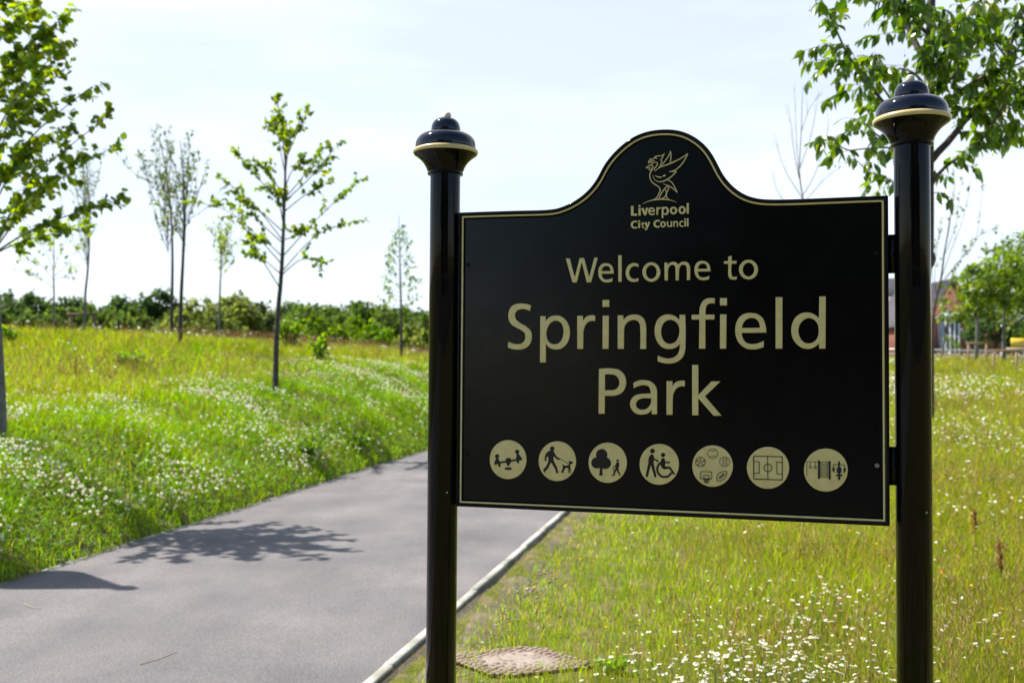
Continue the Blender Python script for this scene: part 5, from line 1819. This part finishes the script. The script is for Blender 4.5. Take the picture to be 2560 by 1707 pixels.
bush('bush', 'upright bright green bush right beside the tufted lime trunk', 722, 830, 30, 0.7, 1.1, 900, 0.09)
bush('bush', 'round bright green bush on the crest, right of the upright bush', 795, 860, 26, 0.75, 0.75, 700, 0.09)
bush('leafy_weed', 'low bright green clump by the stake frame', 250, 818, 29, 0.8, 0.45, 500, 0.09, cat='weed')
bush('leafy_weed', 'low bright green clump half way down the bank', 322, 895, 20, 0.8, 0.4, 500, 0.075, cat='weed')
bush('leafy_weed', 'green clump at the left edge beside the big lime trunk', 22, 850, 23, 0.6, 0.5, 400, 0.08, cat='weed')
bush('leafy_weed', 'dark leafy clump under the tufted lime tree', 770, 985, 14.5, 0.9, 0.35, 600, 0.05, FRESH, cat='weed')
bush('leafy_weed', 'leafy clump at the verge close to the left post', 900, 1090, 16.5, 0.9, 0.32, 600, 0.05, FRESH, cat='weed')
bush('leafy_weed', 'yellow flowering clump on the crest by the leftmost young tree', 40, 810, 30, 1.3, 0.5, 300, 0.08, [(0.5, 0.38, 0.02), (0.4, 0.34, 0.04), (0.12, 0.2, 0.02)], cat='weed')
bush('leafy_weed', 'small bright green rosette beside the block slab', 1519, 1655, 5.45, 0.22, 0.07, 200, 0.030, [(0.17, 0.32, 0.01), (0.21, 0.36, 0.015), (0.13, 0.26, 0.01)], cat='weed')


def dock(px, py, D, h, lab):
    p = at(px, py, D)
    b0 = np.array([p[0], p[1], float(zt(p[0], p[1]))])
    t = thing('dock_plant', tuple(b0), lab, 'dock', 'rusty dock plants')
    wb, lb = MB(), MB()
    wb.tube([(0, 0, -0.03), (0.01, 0, h * 0.5), (0.0, 0.01, h)], [0.005, 0.004, 0.002], 6)
    for q in range(7):
        z = h * (0.45 + 0.07 * q)
        a = q * 2.4
        d = np.array([math.cos(a) * 0.35, math.sin(a) * 0.35, 1.0]) * h * 0.18
        wb.tube([(0, 0, z), tuple(np.array([0, 0, z]) + d)], [0.002, 0.001], 4)
        m_ = 34
        s = rng.random(m_)[:, None]
        put_leaves(lb, np.array([0, 0, z]) + d * s + rng.normal(0, 0.007, (m_, 3)), rng.normal(0, 1, (m_, 3)), np.full(m_, 0.013), T_LIME, palette(m_, [(0.23, 0.075, 0.03), (0.17, 0.05, 0.025), (0.28, 0.12, 0.05)], [1, 0.7, 0.5]))
    wb.build('stem', [bark_b], t)
    lb.build('seed_heads', [leaf_l], t, color=True)


dock(2500, 1440, 7.4, 0.42, 'tall rusty red dock plant at the right edge of the meadow')
dock(2437, 1290, 9.5, 0.36, 'slim rusty dock plant just right of the right post')
dock(188, 985, 15.5, 0.55, 'lone rusty dock plant on the left bank')


# ------------------------------------------------------------------ stakes, railing, board, houses, car
def stake_frame(lab, D, px0, px1, py_bar, extra, mat, bar=0.09, post_w=0.07):
    a, c = at(px0, py_bar, D), at(px1, py_bar, D)
    t = thing('tree_stake_frame', ((a[0] + c[0]) / 2, D, float(zt((a[0] + c[0]) / 2, D))), lab, 'tree stake', 'wooden tree stakes')
    o = np.array(t.location)
    for p in (a, c):
        g = float(zt(p[0], D))
        b = MB()
        b.box((p[0] - o[0] - post_w / 2, -post_w / 2, g - o[2] - 0.3), (p[0] - o[0] + post_w / 2, post_w / 2, p[2] - o[2] + extra))
        b.build('stake', [mat], t)
    b = MB()
    zc = (a[2] + c[2]) / 2 - o[2]
    b.box((a[0] - o[0] - 0.12, -post_w / 2 - 0.026, zc - bar / 2), (c[0] - o[0] + 0.12, -post_w / 2 - 0.001, zc + bar / 2))
    b.build('crossbar', [mat], t)


stake_frame('weathered stake frame round the thin young tree on the crest', 32, 177, 236, 786, 0.03, wood_d)
stake_frame('stakes and bar round the pale trunked tree', 43, 2421, 2466, 858, 0.05, wood)
stake_frame('stake frame below the tall tree near the yellow board', 38, 2484, 2541, 877, 0.05, wood)

rail_m = principled('galvanised_rail', (0.55, 0.56, 0.57), 0.45, 0.5, 0.4)
mesh_m = noise_mat('green_fence_mesh', (0.02, 0.07, 0.055), (0.03, 0.10, 0.075), 6, 0.7)


def railing():
    D = 52
    p0, p1 = at(2180, 872, D), at(2700, 878, D)
    t = thing('railing', (p0[0], D, float(zt(p0[0], D))), 'long pale metal railing with green mesh below at the meadow edge', 'railing')
    o = np.array(t.location)
    L_ = p1[0] - p0[0]
    zr = p0[2] - o[2]
    b = MB()
    b.tube([(0, 0, zr), (L_, 0, zr - 0.1)], [0.04, 0.04], 8)
    b.build('top_rail', [rail_m], t, smooth=True)
    b = MB()
    b.tube([(0, 0, zr * 0.62), (L_, 0, zr * 0.62 - 0.1)], [0.025, 0.025], 8)
    b.build('middle_rail', [rail_m], t, smooth=True)
    for i in range(9):
        x = L_ * i / 8
        b = MB()
        b.tube([(x, 0.05, -0.6), (x, 0.05, zr)], [0.035, 0.035], 8)
        b.build('railing_post', [rail_m], t, smooth=True)
    b = MB()
    for i in range(int(L_ / 0.12)):
        b.box((i * 0.12, 0.09, -0.5), (i * 0.12 + 0.085, 0.11, zr * 0.36))
    b.build('mesh_panel', [mesh_m], t)


railing()


def yellow_board():
    D = 48
    a, c = at(2528, 845, D), at(2590, 869, D)
    yel = noise_mat('yellow_board_paint', (0.75, 0.52, 0.02), (0.80, 0.58, 0.04), 3, 0.5)
    pink = noise_mat('pale_sheet', (0.55, 0.42, 0.36), (0.62, 0.5, 0.44), 3, 0.7)
    g = float(zt(a[0], D))
    t = thing('notice_board', (a[0], D, g), 'yellow notice board at the right edge of the photo beyond the stakes', 'notice board')
    W_ = c[0] - a[0]
    b = MB()
    b.box((0, 0, c[2] - g), (W_, 0.04, a[2] - g))
    b.build('panel', [yel], t)
    b = MB()
    for i in (1, 2):
        z = c[2] - g + (a[2] - c[2]) * i / 3
        b.box((0.06, -0.012, z - 0.012), (W_ - 0.06, -0.001, z + 0.012))
    b.build('panel_rib', [pink], t)
    b = MB()
    b.box((-0.35, 0.05, c[2] - g - 0.17), (W_, 0.08, c[2] - g - 0.01))
    b.build('lower_panel', [pink], t)
    for x in (0.1, W_ - 0.1):
        b = MB()
        b.box((x - 0.04, 0.085, -0.3), (x + 0.04, 0.16, a[2] - g))
        b.build('post', [wood], t)


yellow_board()

brick = principled('red_brick', (0.25, 0.075, 0.05), 0.9, 0.2)
_nt = brick.node_tree
_tc = _nt.nodes.new('ShaderNodeTexCoord')
_br = _nt.nodes.new('ShaderNodeTexBrick')
_br.inputs['Color1'].default_value = (0.27, 0.075, 0.05, 1)
_br.inputs['Color2'].default_value = (0.20, 0.06, 0.04, 1)
_br.inputs['Mortar'].default_value = (0.33, 0.25, 0.2, 1)
_br.inputs['Scale'].default_value = 4.4
_mp = _nt.nodes.new('ShaderNodeMapping')
_mp.inputs['Rotation'].default_value = (math.pi / 2, 0, 0)
_nt.links.new(_tc.outputs['Object'], _mp.inputs['Vector'])
_nt.links.new(_mp.outputs['Vector'], _br.inputs['Vector'])
_nt.links.new(_br.outputs['Color'], _nt.nodes['Principled BSDF'].inputs['Base Color'])
slate = noise_mat('roof_slate', (0.06, 0.05, 0.065), (0.10, 0.085, 0.10), 5, 0.7, 0.3, 12)
copper = noise_mat('pale_copper_roof', (0.36, 0.44, 0.40), (0.46, 0.54, 0.49), 3, 0.6)
glass = principled('window_glass', (0.03, 0.05, 0.075), 0.05, 0.6)
white = noise_mat('white_frame', (0.72, 0.72, 0.70), (0.80, 0.80, 0.78), 5, 0.5)
render_w = noise_mat('pale_render', (0.66, 0.64, 0.60), (0.74, 0.72, 0.68), 1.5, 0.85)


def gable_house(name, lab, loc, w_, d_, eaves, ridge, wallm, roofm, rz, windows, group=None, gable_front=True, chimney=True, door=True, wst=(0.9, 1.2)):
    t = thing(name, loc, lab, 'house', group, rz)
    b = MB()
    x0, x1 = -w_ / 2, w_ / 2
    if gable_front:
        prof = [(x0, -1.0), (x1, -1.0), (x1, eaves), (0, ridge), (x0, eaves)]
        V = [(x, 0, z) for x, z in prof] + [(x, d_, z) for x, z in prof]
        b.add(V, [(0, 1, 2, 3, 4), (9, 8, 7, 6, 5), (0, 5, 6, 1), (1, 6, 7, 2), (4, 9, 5, 0), (2, 7, 8, 3), (3, 8, 9, 4)])
    else:
        prof = [(0, -1.0), (d_, -1.0), (d_, eaves), (d_ / 2, ridge), (0, eaves)]
        V = [(x0, y, z) for y, z in prof] + [(x1, y, z) for y, z in prof]
        b.add(V, [(4, 3, 2, 1, 0), (5, 6, 7, 8, 9), (1, 6, 5, 0), (2, 7, 6, 1), (0, 5, 9, 4), (3, 8, 7, 2), (4, 9, 8, 3)])
    b.build('wall', [wallm], t)
    b = MB()
    th = 0.14
    if gable_front:
        for s in (-1, 1):
            e = np.array([s * (w_ / 2 + 0.3), 0, eaves - 0.3 * (ridge - eaves) / (w_ / 2)])
            r = np.array([0, 0, ridge])
            V = []
            for y in (-0.25, d_ + 0.25):
                for q in (e, r):
                    V += [(q[0], y, q[2] + 0.01), (q[0], y, q[2] + th)]
            b.add(V, [(0, 1, 3, 2), (4, 6, 7, 5), (0, 4, 5, 1), (1, 5, 7, 3), (0, 2, 6, 4), (2, 3, 7, 6)])
    else:
        for s in (0, 1):
            ye = -0.3 if s == 0 else d_ + 0.3
            ze = eaves - 0.3 * (ridge - eaves) / (d_ / 2)
            V = []
            for x in (x0 - 0.2, x1 + 0.2):
                for y, z in ((ye, ze), (d_ / 2, ridge)):
                    V += [(x, y, z + 0.01), (x, y, z + th)]
            b.add(V, [(0, 1, 3, 2), (4, 6, 7, 5), (0, 4, 5, 1), (1, 5, 7, 3), (0, 2, 6, 4), (2, 3, 7, 6)])
    rf = b.build('roof', [roofm], t)
    if chimney:
        b = MB()
        cx = w_ * 0.28
        b.box((cx - 0.45, d_ / 2 - 0.3, ridge - (1.6 if gable_front else 0.5)), (cx + 0.45, d_ / 2 + 0.3, ridge + 1.0))
        for q in (-0.2, 0.2):
            b.lathe([(0.1, ridge + 1.0), (0.12, ridge + 1.05), (0.1, ridge + 1.35), (0.0, ridge + 1.35)], 10, centre=(cx + q, d_ / 2, 0))
        b.build('chimney', [wallm], rf)
    for wx, wz in windows:
        ww, wh = wst
        b = MB()
        f = 0.07
        b.box((wx - ww / 2 - f, -0.05, wz - f), (wx + ww / 2 + f, -0.003, wz))
        b.box((wx - ww / 2 - f, -0.05, wz + wh), (wx + ww / 2 + f, -0.003, wz + wh + f))
        b.box((wx - ww / 2 - f, -0.048, wz), (wx - ww / 2, -0.003, wz + wh))
        b.box((wx + ww / 2, -0.048, wz), (wx + ww / 2 + f, -0.003, wz + wh))
        b.box((wx - 0.03, -0.046, wz), (wx + 0.03, -0.003, wz + wh))
        wo_ = b.build('window', [white], t)
        b = MB()
        b.box((wx - ww / 2, -0.02, wz), (wx - 0.03, -0.006, wz + wh))
        b.box((wx + 0.03, -0.02, wz), (wx + ww / 2, -0.006, wz + wh))
        b.build('pane', [glass], wo_)
    if door:
        b = MB()
        b.box((-0.5, -0.04, -0.9), (0.5, -0.004, 1.15))
        b.build('door', [slate], t)
    return t


def far_houses():
    D = 76
    p = at(2385, 900, D)
    g = float(zt(p[0], D))
    zr, ze = at(2375, 700, D)[2] - g, at(2375, 800, D)[2] - g
    t = gable_house('red_house', 'red brick gabled house with a pale green pointed bay', (p[0], D, g), 4.6, 11, ze, zr, brick, slate, 0.0, [(1.4, 1.6)], chimney=False, door=False)
    # pointed bay in front of the gable
    a, c, ap, ev, fl = at(2350, 800, D - 1.2), at(2390, 800, D - 1.2), at(2369, 773, D - 1.2)[2] - g, at(2369, 796, D - 1.2)[2] - g, -0.6
    xm, hw = (a[0] + c[0]) / 2 - p[0], (c[0] - a[0]) / 2
    b = MB()
    b.box((xm - hw * 0.82, -1.9, fl), (xm + hw * 0.82, -0.004, ev))
    bay = b.build('bay', [glass], t)
    b = MB()
    for q in (-0.82, -0.28, 0.28, 0.82):
        b.box((xm + hw * q - 0.07, -1.96, fl), (xm + hw * q + 0.07, -1.9, ev))
    for z in (ev * 0.25, ev * 0.62):
        b.box((xm - hw * 0.82, -1.955, z - 0.06), (xm + hw * 0.82, -1.905, z + 0.06))
    b.build('bay_frame', [white], bay)
    b = MB()
    h = hw * 1.08
    V = [(xm - h, -2.2, ev), (xm + h, -2.2, ev), (xm + h, 0, ev), (xm - h, 0, ev), (xm, -1.1, ap)]
    b.add(V, [(3, 2, 1, 0), (0, 1, 4), (1, 2, 4), (2, 3, 4), (3, 0, 4)])
    b.build('bay_roof', [copper], bay)
    D = 82
    p = at(2480, 900, D)
    g = float(zt(p[0], D))
    gable_house('brick_house', 'low red brick house half hidden behind the bright green trees', (p[0], D, g), 5.2, 7, at(2480, 830, D)[2] - g, at(2480, 778, D)[2] - g, brick, noise_mat('red_roof_tiles', (0.25, 0.075, 0.045), (0.32, 0.11, 0.07), 4, 0.8), 0.0, [(-1.4, 1.0), (1.3, 1.0)], gable_front=False, door=True, chimney=False)
    D = 90
    p = at(2222, 900, D)
    g = float(zt(p[0], D))
    gable_house('pale_house', 'pale rendered house glimpsed between board and right post', (p[0], D, g), 4.0, 7, at(2222, 738, D)[2] - g, at(2222, 690, D)[2] - g, render_w, slate, 0.0, [(0.15, 1.2)], gable_front=False, chimney=False, door=False)


far_houses()


def car():
    D = 84
    p = at(990, 866, D)
    g = float(zt(p[0], D)) - 0.1
    t = thing('parked_car', (p[0], D, g), 'white car parked beyond the bank near the conical young tree', 'car')
    paint = principled('white_car_paint', (0.75, 0.77, 0.8), 0.25, 0.5, coat=0.6)
    tyre = principled('tyre', (0.02, 0.02, 0.02), 0.8)
    side = [(-2.0, 0.3), (2.0, 0.3), (2.05, 0.7), (1.95, 0.85), (1.0, 0.98), (0.45, 1.42), (-1.1, 1.46), (-1.75, 1.0), (-2.05, 0.9)]
    b = MB()
    k = len(side)
    V = []
    for y, sx in ((-0.8, 0.97), (-0.72, 1.0), (0.72, 1.0), (0.8, 0.97)):
        V += [(x * sx, y, z) for x, z in side]
    f = [tuple(range(k)), tuple(range(4 * k - 1, 3 * k - 1, -1))]
    for q in range(3):
        for i in range(k):
            f.append((q * k + i, (q + 1) * k + i, (q + 1) * k + (i + 1) % k, q * k + (i + 1) % k))
    b.add(V, f)
    b.build('body', [paint], t)
    b = MB()
    b.add([(-1.45, -0.805, 1.0), (0.75, -0.805, 1.0), (0.38, -0.805, 1.36), (-1.05, -0.805, 1.38)], [(0, 1, 2, 3)])
    b.build('side_window', [glass], t)
    for x in (-1.25, 1.3):
        for y in (-0.72, 0.72):
            b = MB()
            b.tube([(x, y - 0.1, 0.31), (x, y + 0.1, 0.31)], [0.31, 0.31], 18)
            b.build('wheel', [tyre], t)


car()


def caster():  # added out of view, form made up to cast the pointed shadow
    """added unseen lamp just outside the left edge; its made-up pointed top throws the shadow that lies on the path"""
    h = 4.6
    Lh = h / math.tan(SUN_EL)
    tx, ty = -2.70, 7.09
    x, y = tx - math.cos(SUN_A) * Lh, ty + math.sin(SUN_A) * Lh
    z = float(zt(x, y))
    t = thing('shadow_caster', (x, y, z), 'unseen black shadow lamp with tall tapering hood and ball top beside the left bank', 'caster')
    h -= z
    b = MB()
    b.lathe([(0, -0.3), (0.11, -0.3), (0.11, 0.6), (0.06, 0.75), (0.045, h - 1.5), (0, h - 1.5)], 20)
    b.build('column', [black], t, smooth=True)
    b = MB()
    b.lathe([(0.0, h - 1.55), (0.20, h - 1.5), (0.34, h - 1.3), (0.05, h - 0.16), (0.0, h - 0.16)], 24)
    b.build('hood', [black], t, smooth=True)
    b = MB()
    b.lathe([(0.0, h - 0.17), (0.055, h - 0.14), (0.08, h - 0.06), (0.06, h + 0.03), (0.0, h + 0.05)], 20)
    b.build('ball_top', [black], t, smooth=True)


caster()

# dry stalks lying on the path
straw_m = noise_mat('dry_straw', (0.40, 0.32, 0.18), (0.5, 0.42, 0.26), 30, 0.8)
for i, (pa, pb, lab) in enumerate((((348, 1660), (443, 1627), 'dry straw lying on the path at the bottom of the photo'), ((60, 1508), (103, 1521), 'dry straw lying on the path near the pointed shadow'))):
    P = []
    for px, py in (pa, ((pa[0] + pb[0]) / 2, (pa[1] + pb[1]) / 2 + 3), pb):
        d = ray(px, py)
        k = (0.014 - HC) / d[2]
        P.append(d * k + EYE)
    b = MB()
    b.tube(curve3(P, 8), [0.002] * 8, 5)
    tag(b.build('straw', [straw_m]), lab, 'straw', 'straws on the path')

# ------------------------------------------------------------------ what stands behind the camera and shows in the sign's gloss
BK = 'trees reflected in the sign'
for i, (x, y, h, lab) in enumerate(((-5.5, -14, 8.5, 'broad tree behind the camera, reflected in the middle of the sign'), (-1.2, -17, 9.5, 'tall tree behind the camera, reflected at the right of the sign'), (5, -15, 8, 'tree behind the camera, reflected in the right post'))):
    z = float(zt(x, y))
    lob = [(x, y, z + h * 0.7, h * 0.28, h * 0.28, h * 0.28), (x - h * 0.2, y, z + h * 0.5, h * 0.25, h * 0.25, h * 0.22), (x + h * 0.2, y + 0.5, z + h * 0.5, h * 0.25, h * 0.25, h * 0.22), (x, y - 0.5, z + h * 0.35, h * 0.28, h * 0.28, h * 0.16)]
    lobe_tree('street_tree', lab, (x, y, z), lob, 2200, 0.42, DARK, [1, 1, 0.7], bark_d, BK, 0.2)
for x, y, w_, lab in ((-8.5, -24, 8, 'brick terraced house behind the camera, reflected low in the sign'), (0.5, -26, 8, 'brick house behind the camera, reflected at the right of the sign'), (10, -25, 9, 'brick house behind the camera, reflected in the right post')):
    gable_house('terraced_house', lab, (x, y, 0.0), w_, 7, 5.0, 7.4, brick, slate, math.pi, [(-2.8, 0.9), (2.8, 0.9), (-2.8, 3.3), (2.8, 3.3)], 'houses reflected in the sign', gable_front=False)
